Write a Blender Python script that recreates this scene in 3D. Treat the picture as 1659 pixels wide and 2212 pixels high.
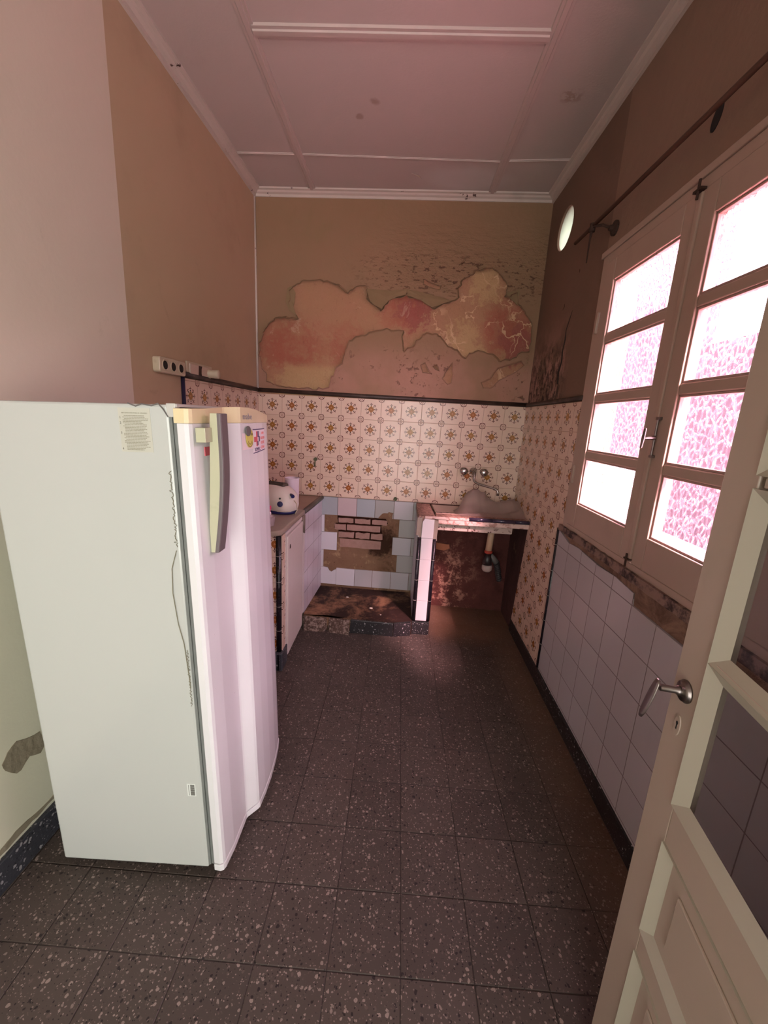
import bpy, bmesh, math, random
from mathutils import Vector, Matrix, noise
random.seed(7)
sc = bpy.context.scene
col = sc.collection
for o in list(bpy.data.objects): bpy.data.objects.remove(o)

# ------------------------------------------------------------------ camera
CAMH = 1.46993
cam = bpy.data.cameras.new('camera'); camo = bpy.data.objects.new('camera', cam); col.objects.link(camo)
yaw, pit, rol = 0.02821, -0.22549, -0.05509
camo.matrix_world = (Matrix.Translation((0, 0, CAMH)) @ Matrix.Rotation(yaw, 4, 'Z') @ Matrix.Rotation(pit, 4, 'X')
                     @ Matrix.Rotation(rol, 4, 'Y') @ Matrix.Rotation(math.pi/2, 4, 'X'))
cam.sensor_fit = 'VERTICAL'; cam.sensor_height = 24.0; cam.lens = 24.0*880.109/2212; cam.clip_start = 0.02
sc.camera = camo

# ------------------------------------------------------------------ light
sc.view_settings.view_transform = 'Standard'; sc.view_settings.look = 'None'
sc.view_settings.gamma = 1.0; sc.view_settings.use_curve_mapping = False
sc.view_settings.exposure = 0.55
world = bpy.data.worlds.new('sky'); sc.world = world; world.use_nodes = True
bg = world.node_tree.nodes['Background']; bg.inputs[0].default_value = (1.0, 0.83, 0.93, 1); bg.inputs[1].default_value = 18.0
sun = bpy.data.lights.new('sun', 'SUN'); suno = bpy.data.objects.new('sun', sun); col.objects.link(suno)
sun.energy = 50.0; sun.angle = math.radians(11); sun.color = (1.0, 0.72, 0.68)   # sun behind thin haze, spread further by the patterned glass
suno.rotation_euler = Vector((-0.52, 1.05, -1.10)).to_track_quat('-Z', 'Y').to_euler()
def area(name, loc, target, sx, sy, power, color):
    l = bpy.data.lights.new(name, 'AREA'); l.shape = 'RECTANGLE'; l.size = sx; l.size_y = sy; l.energy = power; l.color = color
    o = bpy.data.objects.new(name, l); col.objects.link(o); o.location = loc
    o.rotation_euler = (Vector(target)-Vector(loc)).to_track_quat('-Z', 'Y').to_euler(); return o
area('hall_fill_light', (0.10, -1.75, 1.25), (-0.35, 1.4, 1.65), 1.7, 2.2, 66.0, (0.99, 1.0, 0.93))  # unseen area lamp, stands in for light from the adjoining room

# ------------------------------------------------------------------ room frame
XR, AR, XL, AL, YB, BB = 0.87934, 0.00891, -1.15197, 0.01959, 3.11648, -0.03456
ZC = 2.935; T = 0.15; ZTOP = 1.6039
def RW(y, z, o=0): return (XR+AR*y-o, y, z)
def LW(y, z, o=0): return (XL+AL*y+o, y, z)
def BW(x, z, o=0): return (x, YB+BB*x-o, z)
def xr(y): return XR+AR*y
def xl(y): return XL+AL*y
def yb(x): return YB+BB*x
XBL, XBR = -1.0903, 0.9061

# ------------------------------------------------------------------ node expressions
class E:
    nt = None
    def __init__(s, k): s.k = k
    @staticmethod
    def m(op, *a):
        n = E.nt.nodes.new('ShaderNodeMath'); n.operation = op
        for i, v in enumerate(a):
            v = v.k if isinstance(v, E) else v
            if isinstance(v, (int, float)): n.inputs[i].default_value = v
            else: E.nt.links.new(v, n.inputs[i])
        return E(n.outputs[0])
    def __add__(s, o): return E.m('ADD', s, o)
    __radd__ = __add__
    def __sub__(s, o): return E.m('SUBTRACT', s, o)
    def __rsub__(s, o): return E.m('SUBTRACT', o, s)
    def __mul__(s, o): return E.m('MULTIPLY', s, o)
    __rmul__ = __mul__
    def __truediv__(s, o): return E.m('DIVIDE', s, o)
    def __lt__(s, o): return E.m('LESS_THAN', s, o)
    def __gt__(s, o): return E.m('GREATER_THAN', s, o)
    def abs(s): return E.m('ABSOLUTE', s)
    def fract(s): return E.m('FRACT', s)
    def floor(s): return E.m('FLOOR', s)
    def sqrt(s): return E.m('SQRT', s)
    def max(s, o): return E.m('MAXIMUM', s, o)
    def min(s, o): return E.m('MINIMUM', s, o)
    def ss(s, a, b):
        n = E.nt.nodes.new('ShaderNodeMapRange'); n.interpolation_type = 'SMOOTHSTEP'
        E.nt.links.new(s.k, n.inputs[0]); n.inputs[1].default_value = min(a, b); n.inputs[2].default_value = max(a, b)
        if a > b: n.inputs[3].default_value = 1; n.inputs[4].default_value = 0
        return E(n.outputs[0])
def coord():
    n = E.nt.nodes.new('ShaderNodeTexCoord'); return n.outputs['Object']
def xyz():
    s = E.nt.nodes.new('ShaderNodeSeparateXYZ'); E.nt.links.new(coord(), s.inputs[0]); return [E(o) for o in s.outputs]
def comb(x, y, z=0):
    n = E.nt.nodes.new('ShaderNodeCombineXYZ')
    for i, v in enumerate((x, y, z)):
        if isinstance(v, E): E.nt.links.new(v.k, n.inputs[i])
        else: n.inputs[i].default_value = v
    return n.outputs[0]
def nz(scale, detail=4, rough=.55, vec=None, dist=0):
    n = E.nt.nodes.new('ShaderNodeTexNoise'); n.inputs['Scale'].default_value = scale; n.inputs['Detail'].default_value = detail
    n.inputs['Roughness'].default_value = rough; n.inputs['Distortion'].default_value = dist
    E.nt.links.new(vec if vec is not None else coord(), n.inputs['Vector']); return E(n.outputs[0])
def vor(scale, feature='F1', vec=None, rand=1.0):
    n = E.nt.nodes.new('ShaderNodeTexVoronoi'); n.feature = feature; n.inputs['Scale'].default_value = scale
    n.inputs['Randomness'].default_value = rand
    E.nt.links.new(vec if vec is not None else coord(), n.inputs['Vector']); return n
def wn(vec):
    n = E.nt.nodes.new('ShaderNodeTexWhiteNoise'); n.noise_dimensions = '3D'; E.nt.links.new(vec, n.inputs['Vector']); return n
def mix(f, a, b, mode='MIX'):
    n = E.nt.nodes.new('ShaderNodeMix'); n.data_type = 'RGBA'; n.blend_type = mode
    for i, v in ((0, f), (6, a), (7, b)):
        if isinstance(v, E): v = v.k
        if isinstance(v, (int, float)): n.inputs[i].default_value = v
        elif isinstance(v, tuple): n.inputs[i].default_value = (*v[:3], 1)
        else: E.nt.links.new(v, n.inputs[i])
    return n.outputs[2]
MATS = {}
def mat(name, fn=None, color=None, rough=.6, metal=0.0, spec=.5, bump=None, **kw):
    if name in MATS: return MATS[name]
    m = bpy.data.materials.new(name); m.use_nodes = True; nt = m.node_tree; E.nt = nt
    b = nt.nodes['Principled BSDF']
    b.inputs['Roughness'].default_value = rough; b.inputs['Metallic'].default_value = metal; b.inputs['Specular IOR Level'].default_value = spec
    if color: b.inputs['Base Color'].default_value = (*color, 1)
    for k, v in kw.items(): b.inputs[k.replace('_', ' ')].default_value = v
    if fn:
        r = fn(b)
        if isinstance(r, tuple): c, h, amt = r
        else: c, h, amt = r, None, 0
        if c is not None: nt.links.new(c, b.inputs['Base Color'])
        if h is not None:
            bp = nt.nodes.new('ShaderNodeBump'); bp.inputs['Strength'].default_value = 1.0; bp.inputs['Distance'].default_value = amt
            nt.links.new(h.k, bp.inputs['Height']); nt.links.new(bp.outputs[0], b.inputs['Normal'])
    MATS[name] = m; return m
def link(sock, b, name): E.nt.links.new(sock.k if isinstance(sock, E) else sock, b.inputs[name])

# ---- pattern tile
def pattern_fn(ax, u0, v0):
    def fn(b):
        P = xyz(); U = P[ax]; V = P[2]
        u = (U-u0)/T; v = (V-v0)/T
        du = (u.fract()-.5)*T; dv = (v.fract()-.5)*T
        r = (du*du+dv*dv).sqrt(); th = E.m('ARCTAN2', dv, du)
        q = math.pi/4
        a = ((th/q+.5).fract()-.5)*q; axr = r*E.m('COSINE', a); ay = (r*E.m('SINE', a)).abs()
        a4 = ((th/(2*q)+.5).fract()-.5)*(2*q); bx_ = r*E.m('COSINE', a4); by_ = (r*E.m('SINE', a4)).abs()
        diag = ((th/q+.5).floor()/2).fract().abs() > .25
        cid = comb(u.floor(), v.floor(), 3.0); w = wn(cid).outputs[0]
        base = mix(nz(3, 3), (.71, .51, .42), (.65, .465, .375))
        base = mix(E(w)*.22, base, (.60, .47, .36))
        org = mix(E(w), (.30, .085, .022), (.31, .15, .035))
        star = ((du.abs()+dv.abs()) < .0255).max((r < .0198))
        c = mix(star, base, org)
        c = mix((r < .0048)*1.0, c, (.62, .30, .14)); c = mix((r < .0030)*1.0, c, (.50, .18, .09)); c = mix((r < .0014)*1.0, c, (.25, .06, .03))
        dark = (.035, .010, .010); brn = (.12, .036, .03)
        dots = ((axr-.0275).abs()+ay*1.0) < .0052
        bar = ((axr-.0375).abs() < .0022)*(ay < .0105)
        stem = (ay < .0014)*(axr > .0345)*(axr < .0475)
        knob = (((axr-.0435).abs()+ay) < .0036)
        c = mix(bar.max(stem).max(knob), c, brn); c = mix(dots, c, dark)
        u2 = ((u+.5).fract()-.5)*T; v2 = ((v+.5).fract()-.5)*T
        g = ((u2.abs().min(v2.abs())) < .0009)
        c = mix(g*.75, c, (.26, .14, .10))
        r2 = (u2*u2+v2*v2).sqrt(); t2 = E.m('ARCTAN2', v2, u2)
        e = ((t2/(2*q)).fract()-.5)*(2*q); ex = r2*E.m('COSINE', e); ey = (r2*E.m('SINE', e)).abs()
        ring = ((r2-.0205).abs() < .0023)*(ey < .0130)
        pet = (((ex-.0095).abs()+ey*1.2) < .0040).max(((ex-.024).abs()+ey*.7) < .0026)
        c = mix(ring.max(pet), c, brn)
        dirt = nz(2.2, 6, .7).ss(.60, .85)
        c = mix(dirt*.25, c, (.30, .17, .12))
        link(nz(9, 3).ss(.3, .9)*.15+.17, b, 'Roughness'); b.inputs['Specular IOR Level'].default_value = .3
        return c, (u2.abs().min(v2.abs())).ss(0, .003), .0012
    return fn
M_pat_back = mat('patterned_tile_back', pattern_fn(0, -.97515-.075, 1.52889-.075))
M_pat_right = mat('patterned_tile_right', pattern_fn(1, 3.02838-.075, 1.52889-.075))
M_pat_left = mat('patterned_tile_left', pattern_fn(1, 3.06-.075, 1.52889-.075))
M_pat_obj = mat('patterned_tile_cabinet', pattern_fn(1, .03, .095))
M_pat_objx = mat('patterned_tile_cabinet_end', pattern_fn(0, .03, .095))

def white_tile_fn(ax, u0, v0, c0=(.62, .58, .60), joint=(.20, .15, .15), c1=None):
    def fn(b):
        P = xyz(); u = (P[ax]-u0)/T; v = (P[2]-v0)/T
        w = E(wn(comb(u.floor(), v.floor(), 1.0)).outputs[0])
        c = mix(w*.35, c0, c1 or tuple(k*.8 for k in c0))
        d = (((u+.5).fract()-.5).abs().min(((v+.5).fract()-.5).abs()))*T
        c = mix((d < .0016)*.85, c, joint)
        vv = comb(P[0]*6, P[1]*6, P[2]*1.2)
        c = mix(nz(1.6, 5, .65, vv).ss(.55, .8)*.07, c, (.30, .20, .18))
        link(nz(5, 2)*.08+.20, b, 'Roughness'); b.inputs['Specular IOR Level'].default_value = .35
        return c, d.ss(0, .003), .001
    return fn
M_wtile_right = mat('white_tile_right', white_tile_fn(1, 1.71047, .70487, (.46, .415, .435)))
M_tile = [mat('glazed_tile_%s' % n, color=c, rough=.16) for n, c in (('blue', (.34, .35, .385)), ('pink', (.50, .38, .40)), ('grey', (.32, .295, .295)), ('white', (.58, .53, .59)), ('pale', (.43, .39, .42)))]
M_wtile_cab = mat('white_tile_cabinet', white_tile_fn(1, .02, .10, (.66, .60, .68)))
M_bulk = mat('black_trim_tile', lambda b: mix(nz(30, 3).ss(.45, .8)*.5, (.012, .008, .014), (.05, .035, .035)), rough=.22)
M_trimdark = mat('dark_trim_dusty', lambda b: mix(nz(14, 4).ss(.4, .75), (.035, .018, .014), (.085, .05, .04)), rough=.5)
M_grout = mat('light_grout', color=(.55, .48, .42), rough=.9)

def terrazzo(base1, base2, light, darkc, sc1, axis_tiles=None, chip=.5):
    def fn(b):
        P = xyz()
        if axis_tiles:
            fx0, fy0, s = axis_tiles
            u = (P[0]-fx0)/s; v = (P[1]-fy0)/s
            w = wn(comb(u.floor(), v.floor(), 2.0)); wv = E(w.outputs[0])
            off = E.nt.nodes.new('ShaderNodeVectorMath'); off.operation = 'MULTIPLY_ADD'
            E.nt.links.new(w.outputs[1], off.inputs[0]); off.inputs[1].default_value = (9, 9, 9); E.nt.links.new(coord(), off.inputs[2]); vec = off.outputs[0]
        else: vec = coord(); wv = E.m('ADD', .5, 0.0)
        dn = E.nt.nodes.new('ShaderNodeVectorMath'); dn.operation = 'MULTIPLY_ADD'
        nn = E.nt.nodes.new('ShaderNodeTexNoise'); nn.inputs['Scale'].default_value = 60; E.nt.links.new(vec, nn.inputs['Vector'])
        E.nt.links.new(nn.outputs[1], dn.inputs[0]); dn.inputs[1].default_value = (.012, .012, .012); E.nt.links.new(vec, dn.inputs[2]); vec = dn.outputs[0]
        c = mix(nz(1.7, 5, .6), base1, base2)
        c = mix((wv*.45), c, tuple(k*.72 for k in base2))
        for sc_, th, pl, pd in ((sc1, .36, chip*.6, .18), (sc1*2.1, .34, chip*.72, .24)):
            vo = vor(sc_, vec=vec); d = E(vo.outputs['Distance']); sep = E.nt.nodes.new('ShaderNodeSeparateColor'); E.nt.links.new(vo.outputs['Color'], sep.inputs[0])
            rnd = E(sep.outputs[0]); rn2 = E(sep.outputs[1])
            shp = d < (rn2*.34+th*.25)
            c = mix(shp*(rnd < pl)*(rn2*.75+.25), c, light); c = mix(shp*(rnd > 1-pd), c, darkc)
            c = mix(shp*(rnd > .45)*(rnd < .6)*.6, c, tuple(k*1.3 for k in base1))
        if axis_tiles:
            d = (((u+.5).fract()-.5).abs().min(((v+.5).fract()-.5).abs()))*s
            jn = nz(7, 3)
            c = mix((d < (jn*.0022+.0002))*.85, c, (.03, .02, .018))
            # brown grime left under the sink, along the right wall, and in worn blotches; grime colour lightened to lift the sun patch by the pillar
            g = (P[1].ss(2.45, 2.72)*P[0].ss(.22, .36)).max(P[0].ss(.62, .86)*.75)
            g = g*(nz(5, 5, .7)*.9+.35).min(1.0)
            c = mix(g*.85, c, (.17, .092, .056))
            g2 = nz(2.3, 5, .65, dist=.6).ss(.56, .72)
            c = mix(g2*.35, c, (.035, .024, .022))
            link(nz(4, 4).ss(.2, .9)*.35+.38, b, 'Roughness')
            return c, (d.ss(0, .003)+nz(55, 3)*.12), .0015
        return c, nz(120, 2), .0008
    return fn
M_floor = mat('terrazzo_floor', terrazzo((.088, .067, .057), (.060, .045, .040), (.27, .21, .185), (.020, .014, .014), 84, (.09131, 1.80106, .20104)), spec=.3)
M_blackter = mat('black_terrazzo', terrazzo((.012, .010, .013), (.020, .016, .018), (.55, .50, .52), (.004, .004, .005), 95, chip=.2), rough=.3)
M_greyter = mat('grey_terrazzo', terrazzo((.055, .055, .07), (.035, .035, .045), (.3, .28, .3), (.01, .01, .012), 70), rough=.35)

def paint_fn(c0, c1, stain, amt=.35, bumpd=.003, holes=0.0):
    def fn(b):
        c = mix(nz(1.1, 5, .6), c0, c1)
        c = mix(nz(2.4, 6, .65, dist=.8).ss(.55, .8)*amt, c, stain)
        h = nz(7, 6, .6)*.8+nz(60, 3)*.08
        if holes:
            hh = nz(26, 5, .7).ss(.70, .74)*nz(2.0, 2).ss(.5, .6)*holes
            c = mix(hh, c, tuple(k*.35 for k in stain)); h = h-hh*.5
        return c, h, bumpd
    return fn
def wall_back_paint(b):
    P = xyz()
    c = mix(nz(1.4, 5, .6), (.29, .165, .105), (.245, .145, .082))
    low = P[2].ss(2.05, 1.75)*nz(3, 3).ss(.2, .6)
    c = mix(low*.9, c, (.40, .205, .155))
    c = mix(nz(2.6, 6, .65, dist=.8).ss(.55, .8)*.35, c, (.20, .15, .07))
    # small blisters above the peel
    wave = nz(9, 5, .65, comb(P[0]*.8, 0, P[2]*2.2)); zone = P[2].ss(2.25, 2.42)*P[2].ss(2.85, 2.6)*P[0].ss(-.5, .1)
    chips = nz(30, 4, .7, comb(P[0]*.7, 0, P[2]*1.5)).ss(.575, .60)*zone*P[2].ss(2.62, 2.5)
    c = mix(chips*.75, c, (.085, .035, .025))
    flak = nz(22, 5, .75).ss(.60, .625)*P[2].ss(2.02, 1.85)*nz(3, 3).ss(.42, .55)*.8
    c = mix(flak, c, (.15, .07, .05))
    h = nz(6, 6, .6)*.5+wave*zone*1.6-chips*.4-flak*.3
    return c, h, .018
M_backpaint = mat('ochre_paint_back', wall_back_paint, rough=.75, spec=.25)
def under_fn(b):
    P = xyz()
    n1 = nz(9, 7, .75); n2 = nz(3.5, 6, .7, dist=1.2)
    c = mix(nz(5, 5, .6), (.40, .19, .13), (.36, .21, .11))
    def blob(x, z, r, sx=1.0):
        dx = (P[0]-x)*sx; dz = P[2]-z; return ((dx*dx+dz*dz).sqrt()+(nz(9, 7, .75)-.5)*.62).ss(r, r*.55)
    red = blob(-.85, 1.93, .26, .8).max(blob(.70, 2.12, .24).max(blob(-.02, 2.24, .20))).max(blob(-.42, 1.95, .2)*.8)
    c = mix(red*(n1.ss(.35, .6)*.55+.30), c, (.34, .10, .07))
    pur = blob(.78, 2.02, .15).max(blob(.05, 2.2, .12))
    c = mix(pur*.6, c, (.27, .07, .07))
    och = blob(.42, 2.02, .17).max(blob(-.72, 1.71, .22, .7)*P[2].ss(1.86, 1.78)).max(blob(.5, 2.42, .14))
    c = mix(och*.75, c, (.48, .31, .165))
    c = mix(n2.ss(.60, .66)*.55, c, (.52, .33, .24))
    vo = vor(5.5, 'DISTANCE_TO_EDGE', vec=comb(P[0]*1.0+nz(6, 4)*.35, 0, P[2]*.8+nz(8, 4)*.2)); cr = (E(vo.outputs[0]) < .018)*P[0].ss(.0, .2)*nz(3, 2).ss(.42, .5)
    c = mix(cr*.9, c, (.60, .38, .24))
    c = mix(nz(40, 5, .75).ss(.62, .68)*.45, c, (.16, .06, .045))
    st_ = nz(14, 6, .75, comb(P[0]*2.2, 0, P[2]*.7)).ss(.56, .70)
    c = mix(st_*.35, c, (.20, .085, .06))
    return c, n1+n2*.5+nz(60, 3)*.2, .012
M_under = mat('old_red_plaster', under_fn, rough=.85, spec=.2)
def masonry_fn(b):
    P = xyz()
    c = mix(nz(7, 6, .7), (.27, .155, .10), (.15, .078, .05))
    c = mix(nz(4, 5, .7, dist=1).ss(.5, .7)*P[0].ss(-.25, .0)*.8, c, (.10, .045, .022))
    c = mix(nz(11, 5, .7).ss(.55, .66)*.5, c, (.44, .29, .17))
    a = (P[0]+.10)*1.0; d = P[2]-.52; st_ = ((a*a+d*d).sqrt()+(nz(13, 6, .75)-.5)*.30).ss(.17, .07)
    c = mix(st_*.9, c, (.030, .012, .008))
    c = mix(nz(26, 6, .8).ss(.60, .66)*.6, c, (.07, .03, .018))
    return c, nz(18, 7, .7), .010
M_masonry = mat('bare_mortar', masonry_fn, rough=.95, spec=.1)
M_brick = mat('dusty_old_brick', lambda b: (mix(nz(16, 6, .7), (.45, .27, .235), (.24, .13, .11)), nz(45, 5, .7), .006), rough=.95, spec=.1)
M_joint = mat('sooty_joint', lambda b: mix(nz(20, 4), (.018, .006, .005), (.04, .015, .01)), rough=1, spec=.05)
def soot_fn(b):
    P = xyz()
    c = mix(nz(8, 7, .75), (.14, .05, .042), (.055, .018, .018))
    c = mix(nz(13, 7, .8).ss(.50, .62)*P[2].ss(.75, .25)*P[0].ss(.75, .45)*.9, c, (.50, .26, .20))  # pale patches low on the left: pink light painted onto the sooty plaster
    c = mix(nz(5, 5, .7).ss(.5, .75)*.4, c, (.02, .008, .010))
    return c, nz(15, 7, .7), .015
M_soot = mat('sooty_plaster', soot_fn, rough=.95, spec=.1)
def soot2_fn(b):
    P = xyz(); v = comb(P[0], P[1]*3, P[2]*.9)
    c = mix(nz(6, 6, .75, v), (.115, .06, .055), (.032, .016, .018))
    c = mix(nz(3.6, 4, .6).ss(.62, .70)*.6, c, (.24, .15, .10))
    return c, nz(15, 7, .7), .012
M_soot2 = mat('damp_dark_plaster', soot2_fn, rough=.95, spec=.1)
def left_fn(b):
    P = xyz()
    c = mix(nz(1.2, 5, .6), (.50, .34, .24), (.44, .31, .20))
    c = mix(nz(2.6, 5, .6).ss(.5, .8)*.3, c, (.27, .18, .12))
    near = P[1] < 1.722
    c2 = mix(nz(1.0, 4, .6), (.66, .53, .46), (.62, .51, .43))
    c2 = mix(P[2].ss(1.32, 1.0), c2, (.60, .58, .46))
    c = mix(near, c, c2)  # near stretch lightened: doorway light painted into the wall colour
    c = mix(nz(3, 6, .7, dist=1).ss(.62, .75)*.2, c, (.20, .15, .10))
    return c, nz(5, 6, .6)+nz(70, 2)*.05, .003
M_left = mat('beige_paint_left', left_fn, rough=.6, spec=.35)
def right_fn(b):
    P = xyz()
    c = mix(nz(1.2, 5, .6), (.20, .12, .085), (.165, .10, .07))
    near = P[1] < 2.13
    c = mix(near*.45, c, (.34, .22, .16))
    dam = P[1].ss(2.35, 2.6)*P[2].ss(2.15, 1.85)
    c = mix(dam*nz(7, 6, .7).ss(.4, .6)*.7, c, (.44, .25, .21))
    sp = nz(22, 5, .75, comb(0, P[1]*1.2, P[2]*.7)).ss(.50, .55)*dam*P[2].ss(2.10, 1.72)
    c = mix(sp*.9, c, (.03, .012, .012))
    c = mix(nz(2.8, 5, .65).ss(.58, .8)*.3, c, (.12, .06, .045))
    sp2 = nz(45, 4, .7).ss(.74, .77)
    c = mix(sp2*.5, c, (.07, .03, .02))
    return c, nz(5, 6, .6)-sp*.5-sp2*.2, .006
M_right = mat('brown_paint_right', right_fn, rough=.7, spec=.3)
def ceil_fn(b):
    P = xyz()
    c = mix(nz(1.1, 4, .6), (.47, .375, .355), (.43, .355, .33))
    dx = P[0]-.30; dy = P[1]-2.93; glare = ((dx*dx*.7+dy*dy*3).sqrt()+(nz(5, 4)-.5)*.15).ss(.30, .12)
    c = mix(glare*.45, c, (.60, .56, .56))  # pale spot near the back wall: reflected light painted into the ceiling colour
    def spot(x, y, r): 
        a = P[0]-x; d = P[1]-y; return ((a*a+d*d).sqrt()+(nz(14, 4)-.5)*.06).ss(r, r*.4)
    c = mix((spot(-.22, 2.32, .03)+spot(-.3, 2.42, .025)+spot(.68, 2.25, .06)*nz(40, 3).ss(.45, .55))*.5, c, (.22, .13, .08))
    c = mix(nz(3, 5, .6).ss(.6, .8)*.15, c, (.3, .2, .15))
    return c, nz(90, 2)*.3+nz(2, 3), .0015
M_ceil = mat('pinkish_ceiling_paint', ceil_fn, rough=.7, spec=.3)
def chipped(c0, chip, th=.70, sc_=14, rough=.45, stain=.25):
    def fn(b):
        c = mix(nz(2.5, 4), c0, tuple(k*.86 for k in c0))
        c = mix(nz(4, 5, .6).ss(.55, .85)*stain, c, tuple(k*.5 for k in chip))
        k = nz(sc_, 6, .72).ss(th, th+.012); c = mix(k, c, chip)
        return c, nz(8, 4)*.3-k*.3, .002
    return fn
M_batten = mat('batten_paint', chipped((.49, .385, .36), (.10, .05, .04), .70), rough=.5)
M_crown = mat('crown_paint', chipped((.54, .44, .40), (.06, .025, .02), .645, 9), rough=.5)
M_wood = mat('cream_window_paint', chipped((.44, .315, .255), (.10, .05, .045), .735, 22), rough=.42)
M_door = mat('cream_door_paint', chipped((.45, .355, .285), (.14, .09, .06), .76, 16, stain=.12), rough=.38)
M_mold = mat('greenish_door_moulding', chipped((.42, .38, .30), (.20, .15, .10), .74, 16, stain=.12), rough=.4)
M_sill = mat('dirty_window_sill', lambda b: (mix(nz(13, 7, .75).ss(.42, .6), (.26, .16, .13), (.035, .016, .018)), nz(20, 5), .006), rough=.85)
M_mortar = mat('exposed_mortar', lambda b: (mix(nz(6, 7, .7, dist=1).ss(.35, .65), (.30, .185, .135), (.14, .08, .06)), nz(22, 6, .7), .01), rough=.95, spec=.1)
M_metal = mat('tarnished_chrome', lambda b: mix(nz(30, 4), (.55, .52, .50), (.34, .31, .30)), rough=.22, metal=1.0)
M_dkmetal = mat('dull_metal', lambda b: mix(nz(30, 4), (.30, .26, .25), (.16, .13, .12)), rough=.34, metal=1.0)
M_rust = mat('rusted_iron', lambda b: (mix(nz(30, 5), (.028, .012, .009), (.06, .025, .016)), nz(60, 4), .001), rough=.85)
M_black = mat('black_void', color=(.006, .005, .006), rough=.6)
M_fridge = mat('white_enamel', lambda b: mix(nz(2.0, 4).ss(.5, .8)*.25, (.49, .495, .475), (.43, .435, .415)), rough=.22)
def fdoor_fn(b):
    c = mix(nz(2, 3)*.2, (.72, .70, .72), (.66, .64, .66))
    sp = nz(55, 4, .7).ss(.735, .76); c = mix(sp*.6, c, (.20, .17, .15)); return c
M_fdoor = mat('white_door_enamel', fdoor_fn, rough=.16)
M_gasket = mat('grey_gasket', lambda b: mix(nz(20, 4), (.20, .21, .20), (.12, .125, .12)), rough=.6)
M_cream = mat('yellowed_plastic', lambda b: mix(nz(4, 4).ss(.3, .8), (.74, .60, .36), (.68, .57, .37)), rough=.35)
M_creamg = mat('greenish_yellowed_plastic', lambda b: mix(nz(9, 5, .7).ss(.55, .75)*.4, (.47, .45, .31), (.32, .30, .20)), rough=.4)
M_handle = mat('dark_taupe_plastic', color=(.135, .105, .11), rough=.45)
M_label = mat('label_paper', color=(.49, .475, .41), rough=.5)
M_ink = mat('grey_ink', color=(.26, .24, .18), rough=.6)
M_inkd = mat('dark_ink', color=(.08, .07, .06), rough=.6)
M_red = mat('red_print', color=(.62, .10, .13), rough=.5)
M_salmon = mat('salmon_print', color=(.75, .25, .24), rough=.5)
M_navyink = mat('navy_print', color=(.06, .04, .13), rough=.5)
M_paper = mat('white_paper', color=(.82, .74, .78), rough=.6)
M_pinkpaper = mat('faded_pink_paper', color=(.76, .62, .64), rough=.6)
M_yellow = mat('yellow_sticker', color=(.62, .54, .12), rough=.5)
M_olive = mat('olive_print', color=(.24, .19, .04), rough=.5)
M_grey = mat('grey_rubber', color=(.13, .115, .11), rough=.6)
M_logo = mat('logo_grey_violet', color=(.22, .20, .25), rough=.4)
M_worktop = mat('taupe_worktop', lambda b: mix(nz(60, 4), (.33, .255, .20), (.27, .20, .16)), rough=.35)
M_worktop2 = mat('worn_brown_worktop', lambda b: mix(nz(9, 5), (.36, .24, .17), (.26, .16, .12)), rough=.5)
M_edge = mat('dark_worktop_edge', lambda b: mix(nz(15, 4), (.06, .045, .04), (.10, .075, .06)), rough=.4)
M_edge2 = mat('brown_edge_tile', lambda b: mix(nz(15, 4), (.20, .145, .12), (.14, .10, .08)), rough=.35)
M_cabdoor = mat('off_white_cabinet_paint', chipped((.64, .56, .53), (.20, .10, .09), .77, 18, stain=.12), rough=.4)
M_post = mat('flaking_white_post', chipped((.62, .54, .54), (.22, .13, .12), .66, 30), rough=.7)
M_plast = mat('grey_render', lambda b: (mix(nz(6, 5), (.36, .28, .24), (.24, .17, .14)), nz(20, 5), .004), rough=.9)
M_plinth = mat('burnt_concrete', lambda b: (mix(nz(4.0, 7, .75, dist=.3).ss(.34, .56), mix(nz(9, 6, .7), (.36, .20, .115), (.24, .12, .07)), (.030, .014, .011)), nz(14, 6, .7), .006), rough=.8, spec=.25)
M_rough = mat('rough_broken_concrete', lambda b: (mix(nz(45, 5, .75).ss(.45, .6), (.10, .06, .05), (.33, .235, .205)), nz(60, 6, .8), .012), rough=1, spec=.1)
M_sinktop = mat('worn_granite_slab', lambda b: (mix(nz(70, 5, .75).ss(.45, .58), mix(nz(5, 5), (.44, .27, .21), (.34, .19, .155)), (.16, .075, .06)), nz(60, 5), .003), rough=.8)
M_basin = mat('stained_basin', lambda b: mix(nz(4, 5), (.52, .38, .30), (.40, .27, .22)), rough=.35)
M_belly = mat('flaking_whitewash', lambda b: (mix(nz(42, 6, .75).ss(.555, .58), (.48, .36, .32), (.075, .03, .025)), nz(40, 5), .004), rough=.9)
M_pvc = mat('beige_pvc', color=(.56, .36, .25), rough=.4)
M_toast = mat('cream_toaster_plastic', lambda b: mix(nz(7, 5).ss(.55, .8)*.3, (.66, .58, .52), (.46, .38, .33)), rough=.35)
M_navy = mat('navy_plastic', color=(.014, .014, .085), rough=.35)
M_pink = mat('hot_pink_plastic', color=(.80, .06, .20), rough=.35)
M_can = mat('white_card_tube', color=(.74, .64, .72), rough=.5)
M_outlet = mat('aged_outlet_plastic', lambda b: mix(nz(16, 5).ss(.5, .8)*.5, (.52, .42, .31), (.30, .20, .14)), rough=.4)
M_chip = mat('plaster_crumb', color=(.75, .62, .55), rough=.9)
M_orange = mat('bare_orange_brick', lambda b: (mix(nz(14, 5), (.46, .17, .09), (.28, .10, .06)), nz(40, 4), .004), rough=.9)
def mossy(b): return mix(nz(30, 4), (.10, .12, .05), (.04, .035, .02))
M_moss = mat('corroded_brass', mossy, rough=.7)

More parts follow.
